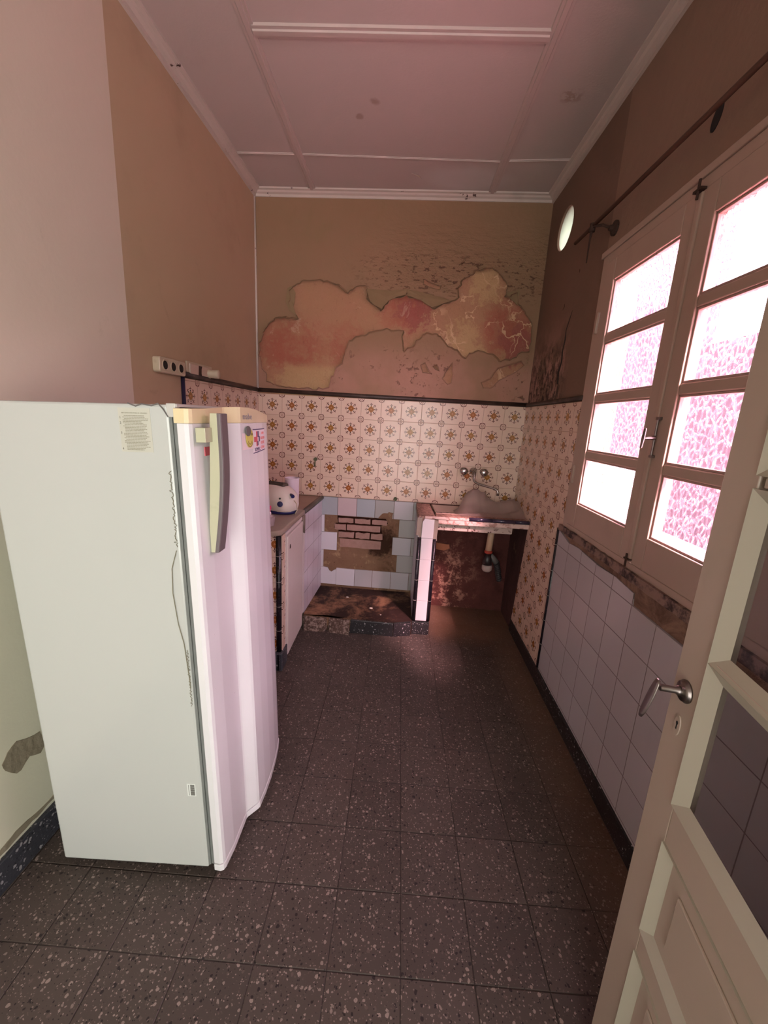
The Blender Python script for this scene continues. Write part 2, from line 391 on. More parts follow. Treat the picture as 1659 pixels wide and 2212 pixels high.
def glass_mat(name, tint, tint2, scale, white=.25, rough=.3):
    m = bpy.data.materials.new(name); m.use_nodes = True; nt = m.node_tree; E.nt = nt
    nt.nodes.remove(nt.nodes['Principled BSDF']); out = nt.nodes['Material Output']
    P = xyz()
    vec = comb(P[0]*.0, P[1]+nz(24, 3)*.012, P[2]*.62+nz(27, 3)*.012)
    ed = E(vor(scale, 'DISTANCE_TO_EDGE', vec=vec).outputs[0])
    h = ed.ss(0, .22)
    bp = nt.nodes.new('ShaderNodeBump'); bp.inputs['Distance'].default_value = .006; bp.inputs['Strength'].default_value = 1; nt.links.new(h.k, bp.inputs['Height'])
    tr = nt.nodes.new('ShaderNodeBsdfTransparent')
    nt.links.new(mix(ed.ss(.0, .16), tint2, tint), tr.inputs[0])
    rf = nt.nodes.new('ShaderNodeBsdfRefraction'); rf.inputs['IOR'].default_value = 1.35; rf.inputs['Roughness'].default_value = .12
    rf.inputs['Color'].default_value = (*tint2, 1); nt.links.new(bp.outputs[0], rf.inputs['Normal'])
    tl = nt.nodes.new('ShaderNodeBsdfTranslucent'); tl.inputs[0].default_value = (*tint2, 1)
    gl = nt.nodes.new('ShaderNodeBsdfGlossy'); gl.inputs['Roughness'].default_value = rough; nt.links.new(bp.outputs[0], gl.inputs['Normal'])
    def mx(f, a, b_):
        n = nt.nodes.new('ShaderNodeMixShader'); n.inputs[0].default_value = f
        nt.links.new(a.outputs[0], n.inputs[1]); nt.links.new(b_.outputs[0], n.inputs[2]); return n
    s = mx(.15, tr, rf); s = mx(white, s, tl) if white > 0 else s; s = mx(.06, s, gl)
    nt.links.new(s.outputs[0], out.inputs[0]); return m
M_glass = glass_mat('patterned_glass', (.72, .61, .665), (1.0, .91, .95), 62, white=.0)
M_frost = glass_mat('frosted_glass', (.24, .27, .23), (.46, .53, .44), 30, white=.75)
def clear_glass(name, tint, a=.08):
    m = bpy.data.materials.new(name); m.use_nodes = True; nt = m.node_tree
    nt.nodes.remove(nt.nodes['Principled BSDF']); out = nt.nodes['Material Output']
    tr = nt.nodes.new('ShaderNodeBsdfTransparent'); tr.inputs[0].default_value = (*tint, 1)
    gl = nt.nodes.new('ShaderNodeBsdfGlossy'); gl.inputs['Roughness'].default_value = .05
    n = nt.nodes.new('ShaderNodeMixShader'); n.inputs[0].default_value = a
    nt.links.new(tr.outputs[0], n.inputs[1]); nt.links.new(gl.outputs[0], n.inputs[2]); nt.links.new(n.outputs[0], out.inputs[0]); return m
M_clear = clear_glass('clear_door_glass', (.80, .80, .80), .05)
def film_mat(name, colr, alpha):
    m = bpy.data.materials.new(name); m.use_nodes = True; nt = m.node_tree; b = nt.nodes['Principled BSDF']
    b.inputs['Base Color'].default_value = (*colr, 1); b.inputs['Alpha'].default_value = alpha; b.inputs['Roughness'].default_value = .3; return m
M_film = film_mat('dusty_plastic_film', (.44, .32, .30), .5)
M_cup = film_mat('clear_plastic_cup', (.80, .66, .72), .38)

# ------------------------------------------------------------------ mesh helpers
def bmn(): return bmesh.new()
def obj(name, bm, m, parent=None, smooth=False, bevel=0, label=None, seg=2):
    bmesh.ops.recalc_face_normals(bm, faces=bm.faces)
    me = bpy.data.meshes.new(name); 
    if parent is not None:
        root = parent; off = Vector((0, 0, 0)); inv = parent.matrix_world_inv_custom if False else None
    bm.to_mesh(me); bm.free()
    o = bpy.data.objects.new(name, me); col.objects.link(o)
    for mm in (m if isinstance(m, (list, tuple)) else [m]): me.materials.append(mm)
    if parent is not None:
        o.parent = parent
        # meshes are authored in world space unless the parent carries 'local'
        if not parent.get('_local'):
            w = WLOC.get(parent.name, Vector((0, 0, 0))); me.transform(Matrix.Translation(-w)); 
            WLOC[o.name] = w
        else: o['_local'] = 1; LOCALS.append(o)
    if smooth:
        for p in me.polygons: p.use_smooth = True
    if bevel:
        bv = o.modifiers.new('bevel', 'BEVEL'); bv.width = bevel; bv.segments = seg; bv.limit_method = 'ANGLE'; bv.angle_limit = math.radians(40)
        bv.harden_normals = False
    if label: o['label'] = label
    return o
WLOC = {}; LOCALS = []
def thing(name, label, cat, loc=(0, 0, 0), rot=(0, 0, 0), group=None, local=False, kind=None):
    o = bpy.data.objects.new(name, None); col.objects.link(o); o.location = loc; o.rotation_euler = rot; o.empty_display_size = .05
    WLOC[o.name] = Vector(loc)
    if local: o['_local'] = 1; LOCALS.append(o)
    if label: o['label'] = label
    if cat: o['category'] = cat
    if group: o['group'] = group
    if kind: o['kind'] = kind
    return o
def tag(o, label, cat, group=None):
    o['label'] = label; o['category'] = cat
    if group: o['group'] = group
    return o
def struct(name, bm, m, label=None, **k):
    o = obj(name, bm, m, **k); o['kind'] = 'structure'
    if label: o['label'] = label
    return o
def sempty(name, loc=(0, 0, 0), label=None): 
    o = thing(name, label, None, loc, kind='structure'); return o
def hexa(bm, P):
    v = [bm.verts.new(p) for p in P]
    for f in ((0, 3, 2, 1), (4, 5, 6, 7), (0, 1, 5, 4), (1, 2, 6, 5), (2, 3, 7, 6), (3, 0, 4, 7)): bm.faces.new([v[i] for i in f])
def bx(bm, x0, x1, y0, y1, z0, z1):
    hexa(bm, [(x0, y0, z0), (x1, y0, z0), (x1, y1, z0), (x0, y1, z0), (x0, y0, z1), (x1, y0, z1), (x1, y1, z1), (x0, y1, z1)]); return bm
def slab(bm, F, u0, u1, z0, z1, o0, o1):
    hexa(bm, [F(u0, z0, o0), F(u1, z0, o0), F(u1, z0, o1), F(u0, z0, o1), F(u0, z1, o0), F(u1, z1, o0), F(u1, z1, o1), F(u0, z1, o1)]); return bm
def tube(bm, pts, r, n=12, caps=True):
    pts = [Vector(p) for p in pts]; rs = r if isinstance(r, (list, tuple)) else [r]*len(pts); rings = []; prev = None
    for i, p in enumerate(pts):
        d = (pts[min(i+1, len(pts)-1)]-pts[max(i-1, 0)]).normalized()
        a = prev if prev is not None and abs(prev.dot(d)) < .95 else (Vector((0, 0, 1)) if abs(d.z) < .9 else Vector((1, 0, 0)))
        x = (a-d*a.dot(d)).normalized(); y = d.cross(x); prev = x
        rings.append([bm.verts.new(p+(x*math.cos(2*math.pi*k/n)+y*math.sin(2*math.pi*k/n))*rs[i]) for k in range(n)])
    for a, b in zip(rings, rings[1:]):
        for k in range(n): bm.faces.new((a[k], a[(k+1) % n], b[(k+1) % n], b[k]))
    if caps: bm.faces.new(rings[0][::-1]); bm.faces.new(rings[-1])
    return bm
def lathe(bm, c, axis, prof, n=28, caps=True):
    c = Vector(c); d = Vector(axis).normalized(); a = Vector((0, 0, 1)) if abs(d.z) < .9 else Vector((1, 0, 0))
    x = (a-d*a.dot(d)).normalized(); y = d.cross(x); rings = []
    for r, h in prof: rings.append([bm.verts.new(c+d*h+(x*math.cos(2*math.pi*k/n)+y*math.sin(2*math.pi*k/n))*max(r, 1e-5)) for k in range(n)])
    for p, q in zip(rings, rings[1:]):
        for k in range(n): bm.faces.new((p[k], p[(k+1) % n], q[(k+1) % n], q[k]))
    if caps: bm.faces.new(rings[0][::-1]); bm.faces.new(rings[-1])
    return bm
def prism(bm, poly, F, a, b):
    """extrude poly (u,v) between F(u,v,a) and F(u,v,b)"""
    A = [bm.verts.new(F(u, v, a)) for u, v in poly]; B = [bm.verts.new(F(u, v, b)) for u, v in poly]
    bm.faces.new(A[::-1]); bm.faces.new(B)
    for i in range(len(poly)):
        j = (i+1) % len(poly); bm.faces.new((A[i], A[j], B[j], B[i]))
    return bm
def sweep(bm, path, prof, closed=False):
    """path list of (point, xdir, ydir); prof list of (x,y)"""
    R = [[bm.verts.new(Vector(p)+Vector(xd)*a+Vector(yd)*b) for a, b in prof] for p, xd, yd in path]
    n = len(prof)
    for A, B in zip(R, R[1:]):
        for k in range(n): bm.faces.new((A[k], A[(k+1) % n], B[(k+1) % n], B[k]))
    bm.faces.new(R[0][::-1]); bm.faces.new(R[-1]); return bm
def filled(bm, loops, F):
    """planar region bounded by outer loop and holes, mapped by F(u,v)"""
    es = []
    for L in loops:
        vs = [bm.verts.new((u, v, 0)) for u, v in L]
        for i in range(len(vs)): es.append(bm.edges.new((vs[i], vs[(i+1) % len(vs)])))
    bmesh.ops.triangle_fill(bm, edges=es, use_beauty=True, use_dissolve=False)
    for v in bm.verts: v.co = Vector(F(v.co.x, v.co.y))
    return bm
def text(s, size, m, parent, mtx, name='lettering', depth=.0003, ax='LEFT'):
    cu = bpy.data.curves.new(name, 'FONT'); cu.body = s; cu.size = size; cu.extrude = depth; cu.align_x = ax; cu.resolution_u = 2
    t = bpy.data.objects.new(name+'_tmp', cu); col.objects.link(t)
    dg = bpy.context.evaluated_depsgraph_get(); me = bpy.data.meshes.new_from_object(t.evaluated_get(dg)); bpy.data.objects.remove(t)
    me.transform(mtx); me.materials.clear(); me.materials.append(m)
    o = bpy.data.objects.new(name, me); col.objects.link(o)
    if parent is not None:
        o.parent = parent
        if not parent.get('_local'): me.transform(Matrix.Translation(-WLOC.get(parent.name, Vector((0, 0, 0)))))
    return o
def frame_mtx(org, xd, yd):
    xd = Vector(xd).normalized(); yd = Vector(yd).normalized(); zd = xd.cross(yd)
    return Matrix(((xd.x, yd.x, zd.x, org[0]), (xd.y, yd.y, zd.y, org[1]), (xd.z, yd.z, zd.z, org[2]), (0, 0, 0, 1)))
def densify(L, step, jit, seed=0):
    out = []; n = len(L)
    for i in range(n):
        a = Vector((*L[i], 0)); b = Vector((*L[(i+1) % n], 0)); k = max(1, int((b-a).length/step))
        for j in range(k):
            p = a.lerp(b, j/k); q = p+Vector((noise.noise(Vector((p.x*30, p.y*30, seed))), noise.noise(Vector((p.x*30, p.y*30, seed+9))), 0))*jit
            out.append((q.x, q.y))
    return out

# ------------------------------------------------------------------ structure
YN = -0.09   # inner face of the wall the camera looks through
floor = struct('floor', bx(bmn(), -1.6, 1.25, -2.6, 3.3, -.12, 0), M_floor)
ceil_ = struct('ceiling', bx(bmn(), -1.6, 1.3, -2.6, 3.4, ZC, ZC+.15), M_ceil)
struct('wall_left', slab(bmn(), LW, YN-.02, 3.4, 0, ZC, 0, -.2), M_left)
# right wall with window opening and round vent
WY0, WY1, WZ0, WZ1 = .80, 2.115, .97, 2.234
PY, PZ = 2.776, 2.625
bm = bmn()
circ = [(PY+.122*math.cos(t), PZ+.112*math.sin(t)) for t in [2*math.pi*k/40 for k in range(40)]]
outer = [(YN-.02, 0), (3.4, 0), (3.4, ZC), (YN-.02, ZC)]
win = [(WY0, WZ0), (WY1, WZ0), (WY1, WZ1), (WY0, WZ1)]
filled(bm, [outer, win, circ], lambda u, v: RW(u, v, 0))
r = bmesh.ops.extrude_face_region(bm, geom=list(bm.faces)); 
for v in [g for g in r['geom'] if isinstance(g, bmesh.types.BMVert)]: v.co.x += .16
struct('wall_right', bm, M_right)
# back wall: bare layers, then the paint layer with the hole where it has come off
wb = sempty('wall_back')
obj('old_plaster', slab(bmn(), BW, -1.35, 1.15, 1.60, ZC, 0, -.2), M_under, wb)
obj('bare_masonry', slab(bmn(), BW, -1.35, .20, 0, 1.60, 0, -.2), M_masonry, wb)
obj('sooty_plaster', slab(bmn(), BW, .20, 1.15, 0, 1.60, 0, -.2), M_soot, wb)
HOLE = [(-1.009, 1.691), (-1.016, 1.756), (-1.054, 1.782), (-1.07, 1.936), (-1.028, 2.062), (-0.975, 2.111), (-0.916, 2.144), (-0.775, 2.132), (-0.835, 2.19), (-0.849, 2.236), (-0.835, 2.276), (-0.842, 2.315), (-0.82, 2.335), (-0.777, 2.36), (-0.741, 2.383), (-0.655, 2.392), (-0.555, 2.385), (-0.482, 2.357), (-0.424, 2.312), (-0.382, 2.347), (-0.326, 2.364), (-0.298, 2.363), (-0.291, 2.288), (-0.257, 2.257), (-0.184, 2.213), (-0.137, 2.274), (-0.075, 2.298), (-0.013, 2.31), (0.087, 2.29), (0.168, 2.235), (0.229, 2.26), (0.297, 2.282), (0.35, 2.31), (0.33, 2.373), (0.354, 2.411), (0.393, 2.437), (0.431, 2.464), (0.483, 2.49), (0.536, 2.496), (0.591, 2.493), (0.622, 2.457), (0.662, 2.406), (0.664, 2.324), (0.703, 2.344), (0.742, 2.354), (0.751, 2.285), (0.796, 2.248), (0.835, 2.199), (0.865, 2.149), (0.872, 2.019), (0.86, 1.977), (0.817, 1.977), (0.754, 1.925), (0.671, 1.914), (0.624, 1.956), (0.56, 1.957), (0.509, 1.975), (0.455, 1.946), (0.423, 1.91), (0.368, 1.969), (0.288, 1.993), (0.246, 2.058), (0.174, 2.075), (0.119, 2.053), (0.066, 1.997), (-0.003, 1.94), (-0.018, 2.007), (-0.026, 2.087), (-0.184, 2.081), (-0.313, 2.042), (-0.399, 2.005), (-0.426, 1.936), (-0.445, 1.852), (-0.503, 1.793), (-0.531, 1.735), (-0.552, 1.668), (-0.643, 1.656), (-0.841, 1.654), (-0.917, 1.668)]
smalls = [[(0.119, 1.856), (0.147, 1.875), (0.171, 1.838), (0.2, 1.8), (0.137, 1.808)], [(0.206, 1.856), (0.234, 1.865), (0.255, 1.821), (0.229, 1.833)],
          [(0.278, 1.773), (0.315, 1.844), (0.34, 1.88), (0.354, 1.805), (0.345, 1.749), (0.325, 1.731)],
          [(0.56, 1.759), (0.614, 1.789), (0.663, 1.86), (0.741, 1.890), (0.821, 1.918), (0.844, 1.889), (0.793, 1.838), (0.686, 1.779), (0.629, 1.72), (0.579, 1.718)],
          [(0.828, 1.667), (0.862, 1.683), (0.872, 1.656)], [(0.328, 2.513), (0.383, 2.567), (0.361, 2.526)], [(0.098, 2.415), (0.15, 2.396), (0.221, 2.376), (0.21, 2.354), (0.138, 2.370), (0.099, 2.390)]]
def lip_mesh(bm, loop, outer_only=False, amp=1.0, off=.0075):
    """strip from the flat paint to a curled free edge"""
    n = len(loop); C = []
    area2 = sum(loop[i][0]*loop[(i+1) % n][1]-loop[(i+1) % n][0]*loop[i][1] for i in range(n))
    sg = 1 if area2 > 0 else -1
    ring = []
    for i in range(n):
        a = Vector(loop[i-1]); b = Vector(loop[(i+1) % n]); d = (b-a).normalized(); nrm = Vector((d.y, -d.x))*sg   # outward
        ring.append((Vector(loop[i]), nrm))
    return ring
bm = bmn()
H = densify(HOLE, .013, .016, 1)
Hs = [densify(s, .02, .006, k+2) for k, s in enumerate(smalls)]
outer = [(XBL, 1.62), (XBR, 1.62), (XBR, ZC), (XBL, ZC)]
filled(bm, [outer, H]+Hs, lambda u, v: BW(u, v, .006))
obj('ochre_paint', bm, M_backpaint, wb)
# curled free edge of the paint: strip that lifts off the wall towards the hole
bm = bmn()
for L, amp in [(H, 1.0)]+[(s, .5) for s in Hs]:
    ring = lip_mesh(bm, L); n = len(L)
    top = []; mid = []; bot = []
    for p, nr in ring:
        up = max(0, nr.y); k = noise.noise(Vector((p.x*9, p.y*9, 4.)))*.5+.5
        cur = (.008+.034*up*k+.018*k)*amp; ins = (.003+.022*up*k)*amp
        q = p-nr*ins; mp = p-nr*ins*.5
        top.append(bm.verts.new(BW(p.x+nr.x*.004, p.y+nr.y*.004, .0062))); mid.append(bm.verts.new(BW(mp.x, mp.y, .0065+cur*.35))); bot.append(bm.verts.new(BW(q.x, q.y, .007+cur)))
    for A, B in ((top, mid), (mid, bot)):
        for i in range(n): j = (i+1) % n; bm.faces.new((A[i], A[j], B[j], B[i]))
o = obj('curled_paint_edge', bm, M_backpaint, wb)
sm = o.modifiers.new('thickness', 'SOLIDIFY'); sm.thickness = .0025; sm.offset = 1
# two big drooping flaps above the middle of the hole
M_flap = mat('underside_of_peeling_paint', lambda b: (mix(nz(6, 5), (.27, .175, .095), (.19, .12, .06)), nz(9, 4), .004), rough=.85)
def flap(poly, hinge_z, out):
    bm = bmn(); c = (sum(p[0] for p in poly)/len(poly), sum(p[1] for p in poly)/len(poly))
    L = densify(poly, .02, .004, 33); vs = [bm.verts.new(BW(u, v, .010+out*max(0, (hinge_z-v)))) for u, v in L]
    cv = bm.verts.new(BW(c[0], c[1], .010+out*max(0, hinge_z-c[1])*1.25))
    for i in range(len(vs)): bm.faces.new((vs[i], vs[(i+1) % len(vs)], cv))
    o = obj('hanging_paint_flap', bm, M_flap, wb); s = o.modifiers.new('thickness', 'SOLIDIFY'); s.thickness = .002
flap([(-0.300, 2.345), (-0.126, 2.338), (-0.012, 2.352), (-0.02, 2.315), (-0.085, 2.296), (-0.137, 2.268), (-0.184, 2.211), (-0.235, 2.235), (-0.265, 2.26)], 2.345, .28)
flap([(-0.012, 2.352), (0.10, 2.332), (0.302, 2.286), (0.229, 2.258), (0.168, 2.233), (0.088, 2.279), (-0.01, 2.312)], 2.335, .32)
flap([(-0.86, 2.33), (-0.83, 2.345), (-0.80, 2.30), (-0.812, 2.20), (-0.79, 2.15), (-0.84, 2.18), (-0.87, 2.24)], 2.33, .10)
flap([(0.662, 2.345), (0.70, 2.36), (0.755, 2.375), (0.748, 2.27), (0.70, 2.31)], 2.36, .15)
# pattern tiles on the back wall
obj('patterned_tiles', slab(bmn(), BW, XBL, XBR, .851, ZTOP, .010, 0), M_pat_back, wb)
# white tiles around the recess
bm = [bmn() for _ in M_tile]
def nt(k, x0, x1, z0, z1, o=.011): slab(bm[k], BW, x0+.0013, x1-.0013, z0+.0013, z1-.0013, o, .0)
for x0, x1, k in ((-.586, -.455, 0), (-.455, -.304, 1), (-.304, -.159, 0), (-.159, -.010, 2), (-.010, .14, 4), (.14, .165, 2)): nt(k, x0, x1, .703, .849)
nt(3, -.586, -.556, .563, .703); nt(3, -.590, -.452, .413, .563, .013); nt(3, -.586, -.559, .265, .413)
nt(2, .036, .165, .558, .703); nt(4, -.008, .140, .409, .556, .013); nt(2, .140, .165, .409, .556); nt(2, .034, .165, .264, .409)
bm2 = bm[3]
prism(bm2, [(-.586, .12), (-.453, .12), (-.453, .250), (-.47, .243), (-.492, .226), (-.510, .236), (-.524, .262), (-.586, .265)], BW, 0, .011)
for x0, x1, k in ((-.453, -.300, 3), (-.300, -.156, 4), (-.156, -.006, 4), (-.006, .140, 4), (.140, .165, 2)): nt(k, x0, x1, .115, .262)
for k, (b_, mm) in enumerate(zip(bm, M_tile)): obj('recess_tiles', b_, mm, wb, bevel=.0012)
# patch of mortar where a tile corner is gone
obj('mortar_patch', prism(bmn(), densify([(-.128, .705), (-.02, .703), (-.015, .755), (-.05, .758), (-.06, .748), (-.10, .742)], .012, .004), BW, .010, .0135), M_masonry, wb)
# exposed bricks
bmb = bmn(); jb = bmn()
rows = [(.688, .646, [(-.445, -.325), (-.314, -.190), (-.178, -.060)]), (.636, .585, [(-.475, -.385), (-.375, -.111)]), (.574, .524, [(-.44, -.318), (-.306, -.192), (-.182, -.090)]), (.512, .44, [(-.43, -.10)])]
prism(jb, densify([(-.455, .699), (-.07, .699), (-.05, .66), (-.105, .64), (-.095, .59), (-.08, .55), (-.085, .515), (-.44, .515), (-.445, .58), (-.48, .60), (-.47, .64), (-.45, .645)], .02, .005), BW, 0, .001)
for zt, zb, L in rows:
    for a, b_ in L:
        n = 5; top = [(a+(b_-a)*i/n+random.uniform(-.002, .002), zt+random.uniform(-.005, .002)) for i in range(n+1)]; bot = [(b_-(b_-a)*i/n+random.uniform(-.002, .002), zb+random.uniform(-.001, .004)) for i in range(n+1)]
        prism(bmb, top+bot, BW, .0005, .011+random.uniform(-.002, .002) if zt > .52 else .003)
obj('brick_joints', jb, M_joint, wb); obj('exposed_bricks', bmb, M_brick, wb, bevel=.003)
# orange brick under the sink
obj('orange_brick', prism(bmn(), densify([(.21, .545), (.44, .530), (.45, .495), (.40, .480), (.21, .500)], .02, .006), BW, 0, .008), M_orange, wb)
# front wall, opening enlarged for the hall lamp; unseen hall shell keeps sky light out
bm = bmn()
bx(bm, -1.6, -1.02, YN-.12, YN, 0, ZC); bx(bm, .435, 1.3, YN-.12, YN, 0, ZC); bx(bm, -1.02, .435, YN-.12, YN, 2.80, ZC)
struct('wall_front', bm, M_left)
bm = bmn()
bx(bm, -1.6, -1.5, -2.6, YN-.12, 0, ZC); bx(bm, 1.15, 1.25, -2.6, YN-.12, 0, ZC); bx(bm, -1.6, 1.25, -2.7, -2.6, 0, ZC)
struct('wall_hall', bm, mat('hall_paint', color=(.6, .57, .5), rough=.8))

# tiles and trims on side walls
wr = sempty('wall_right_tiling')
SY = 2.672
bm = bmn()
prism(bm, [(2.176, .090), (SY+.10, .090), (SY, .80), (SY, .84), (3.2, .84), (3.2, ZTOP), (2.110, ZTOP), (2.110, .94), (2.176, .94)], RW, 0, .010)
obj('patterned_tiles', bm, M_pat_right, wr)
obj('damp_plaster', prism(bmn(), [(SY+.10, 0), (3.2, 0), (3.2, .85), (SY, .85), (SY, .80)], RW, .001, .004), M_soot2, wr)
bm = bmn(); prism(bm, densify([(2.155, .094), (2.155, .935), (2.11, .925), (2.02, .905), (1.9, .915), (1.7, .903), (1.55, .91), (1.412, .90), (1.405, .857), (.9, .857), (.3, .857), (YN, .857), (YN, .094)], .5, 0), RW, 0, .010)
obj('white_tiles', bm, M_wtile_right, wr)
obj('exposed_mortar', prism(bmn(), densify([(1.42, .857), (1.415, .9), (1.55, .907), (1.8, .91), (2.0, .905), (2.15, .945), (2.15, .985), (YN, .985), (YN, .857)], .05, .004), RW, 0, .006), M_mortar, wr)
bm = bmn(); tube(bm, [RW(2.166, .10, .008), RW(2.166, .945, .008)], .0105, 10); obj('black_strip_tile', bm, M_bulk, wr, smooth=True)
bm = bmn()
for z in (.25, .40, .55, .70, .85): tube(bm, [RW(2.166, z, .008), RW(2.166, z+.002, .008)], .0108, 10)
obj('strip_joint', bm, M_grout, wr)
# crack in the right wall paint
crk = [(2.46, 2.10), (2.485, 2.06), (2.515, 2.01), (2.508, 1.96), (2.525, 1.90), (2.515, 1.84), (2.545, 1.79), (2.53, 1.72)]
wd = [.001, .005, .005, .009, .007, .011, .015, .011]
bm = bmn(); prism(bm, densify([(y-w, z) for (y, z), w in zip(crk, wd)]+[(y+w, z) for (y, z), w in list(zip(crk, wd))[::-1]], .02, .003, 5), RW, 0, .0012)
obj('wall_crack', bm, M_black, wr)
bm = bmn()
for (y, z, a, s) in ((2.60, 2.17, .02, .03), (2.44, 2.30, .0, .02), (2.66, 1.85, .03, .06), (2.70, 1.95, .01, .04), (2.76, 1.75, .02, .05)):
    prism(bm, densify([(y, z), (y+.004, z-s*.5), (y+a, z-s), (y-.006, z-s*.6)], .01, .002), RW, 0, .0012)
obj('paint_scar', bm, M_rust, wr)
bm = bmn(); lathe(bm, RW(1.495, 2.405, -.002), (-1, 0, 0), [(.0, 0), (.022, .0), (.022, .004), (.0, .0045)], 16)
for v in bm.verts: v.co.z = 2.405+(v.co.z-2.405)*1.5-(v.co.y-1.495)*.6
obj('wall_hole', bm, M_black, wr)

wl = sempty('wall_left_tiling')
obj('patterned_tiles', slab(bmn(), LW, 2.105, 3.2, .3, ZTOP+.01, 0, .010), M_pat_left, wl)
bm = bmn(); tube(bm, [LW(2.098, .8, .007), LW(2.098, 1.618, .007)], .010, 10); obj('navy_strip_tile', bm, mat('navy_strip', color=(.018, .013, .045), rough=.3), wl, smooth=True)
pk = [(-.02, .30), (.98, .397), (1.0, .42), (1.03, .432), (1.07, .41), (1.105, .40), (1.12, .34), (1.10, .325), (1.06, .345), (1.03, .325), (1.015, .328), (1.0, .34), (.985, .365)][1:]
M_cem = mat('exposed_grey_render', lambda b: (mix(nz(12, 6), (.27, .23, .16), (.17, .14, .10)), nz(30, 5), .006), rough=.95)
o = obj('bare_render_patch', prism(bmn(), densify(pk, .015, .005, 8), LW, 0, .0015), M_cem, wl)
obj('bare_render_edge', prism(bmn(), densify([(.5, .115), (1.4, .115), (1.4, .135), (1.18, .14), (1.1, .125), (1.0, .14), (.9, .13), (.7, .15), (.5, .14)], .02, .006, 3), LW, 0, .002), M_cem, wl)
# top trim around the tiled area
tr = sempty('trim_1')
def trimrun(pts, r=.0155):
    bm = bmn(); tube(bm, pts, r, 12); return bm
zt = ZTOP+.014
obj('dark_tile_trim', trimrun([LW(2.09, zt+.014, .006), LW(3.12, zt+.012, .006)]), M_trimdark, tr, smooth=True)
obj('dark_tile_trim', trimrun([BW(XBL, zt+.012, .006), BW(-.3, zt+.004, .006), BW(XBR, zt, .006)]), M_trimdark, tr, smooth=True)
obj('dark_tile_trim', trimrun([RW(3.08, zt, .006), RW(2.11, zt+.004, .006)], .013), M_trimdark, tr, smooth=True)
# baseboards
struct('baseboard_right', slab(bmn(), RW, YN, 2.78, 0, .092, .017, 0), M_blackter, bevel=.003)
struct('baseboard_left', slab(bmn(), LW, YN, 2.09, 0, .105, .016, 0), M_greyter, bevel=.003)

# ceiling crown and battens
def crown(F, u0, u1):
    bm = bmn(); pr = [(0, 0), (.052, 0), (.050, -.008), (.036, -.012), (.028, -.020), (.014, -.026), (.012, -.040), (0, -.042)]
    A = [bm.verts.new(F(u0, ZC+z, o)) for o, z in pr]; B = [bm.verts.new(F(u1, ZC+z, o)) for o, z in pr]
    for i in range(len(pr)): j = (i+1) % len(pr); bm.faces.new((A[i], A[j], B[j], B[i]))
    bm.faces.new(A); bm.faces.new(B[::-1]); return bm
struct('trim_2', crown(LW, YN, 3.16), M_crown); struct('trim_3', crown(RW, YN, 3.1), M_crown); struct('trim_4', crown(BW, XBL, XBR), M_crown)
tb = sempty('trim_5')
def batten(x0, y0, x1, y1, w=.026, h=.011):
    bm = bmn(); d = Vector((x1-x0, y1-y0, 0)).normalized(); n = Vector((-d.y, d.x, 0)); pr = [(-w, 0), (-w*.9, h*.6), (-w*.45, h*.6), (-w*.35, h), (w*.35, h), (w*.45, h*.6), (w*.9, h*.6), (w, 0)]
    A = [bm.verts.new((x0+n.x*a, y0+n.y*a, ZC-z)) for a, z in pr]; B = [bm.verts.new((x1+n.x*a, y1+n.y*a, ZC-z)) for a, z in pr]
    for i in range(len(pr)): j = (i+1) % len(pr); bm.faces.new((A[i], A[j], B[j], B[i]))
    obj('ceiling_batten', bm, M_batten, tb)
batten(-.700, YN, -.685, 3.12); batten(.500, YN, .500, 3.08)
batten(-.675, 1.965, .478, 1.955, .030, .014); batten(-.675, .75, .478, .74, .030, .014)
batten(xl(2.74)+.03, 2.752, -.70, 2.742, .012, .006); batten(-.69, 2.742, .49, 2.742, .010, .005); batten(.51, 2.735, xr(2.7)-.03, 2.70, .012, .006)
bm = bmn(); prism(bm, [(-.03, 2.880), (.00, 2.905), (.035, 2.895), (.02, 2.865)], lambda u, v, o: (u, v, ZC-.002-o-(.02 if u > .0 else 0)), 0, .001)
obj('hanging_ceiling_flake', bm, mat('pale_flake', color=(.62, .52, .48), rough=.7), tb)
# pipe chase / corner bead at the back left corner
bm = bmn(); tube(bm, [BW(XBL+.006, 1.64, .012), BW(XBL+.002, ZC-.04, .012)], .008, 8); obj('corner_bead', bm, M_crown, wb, smooth=True)

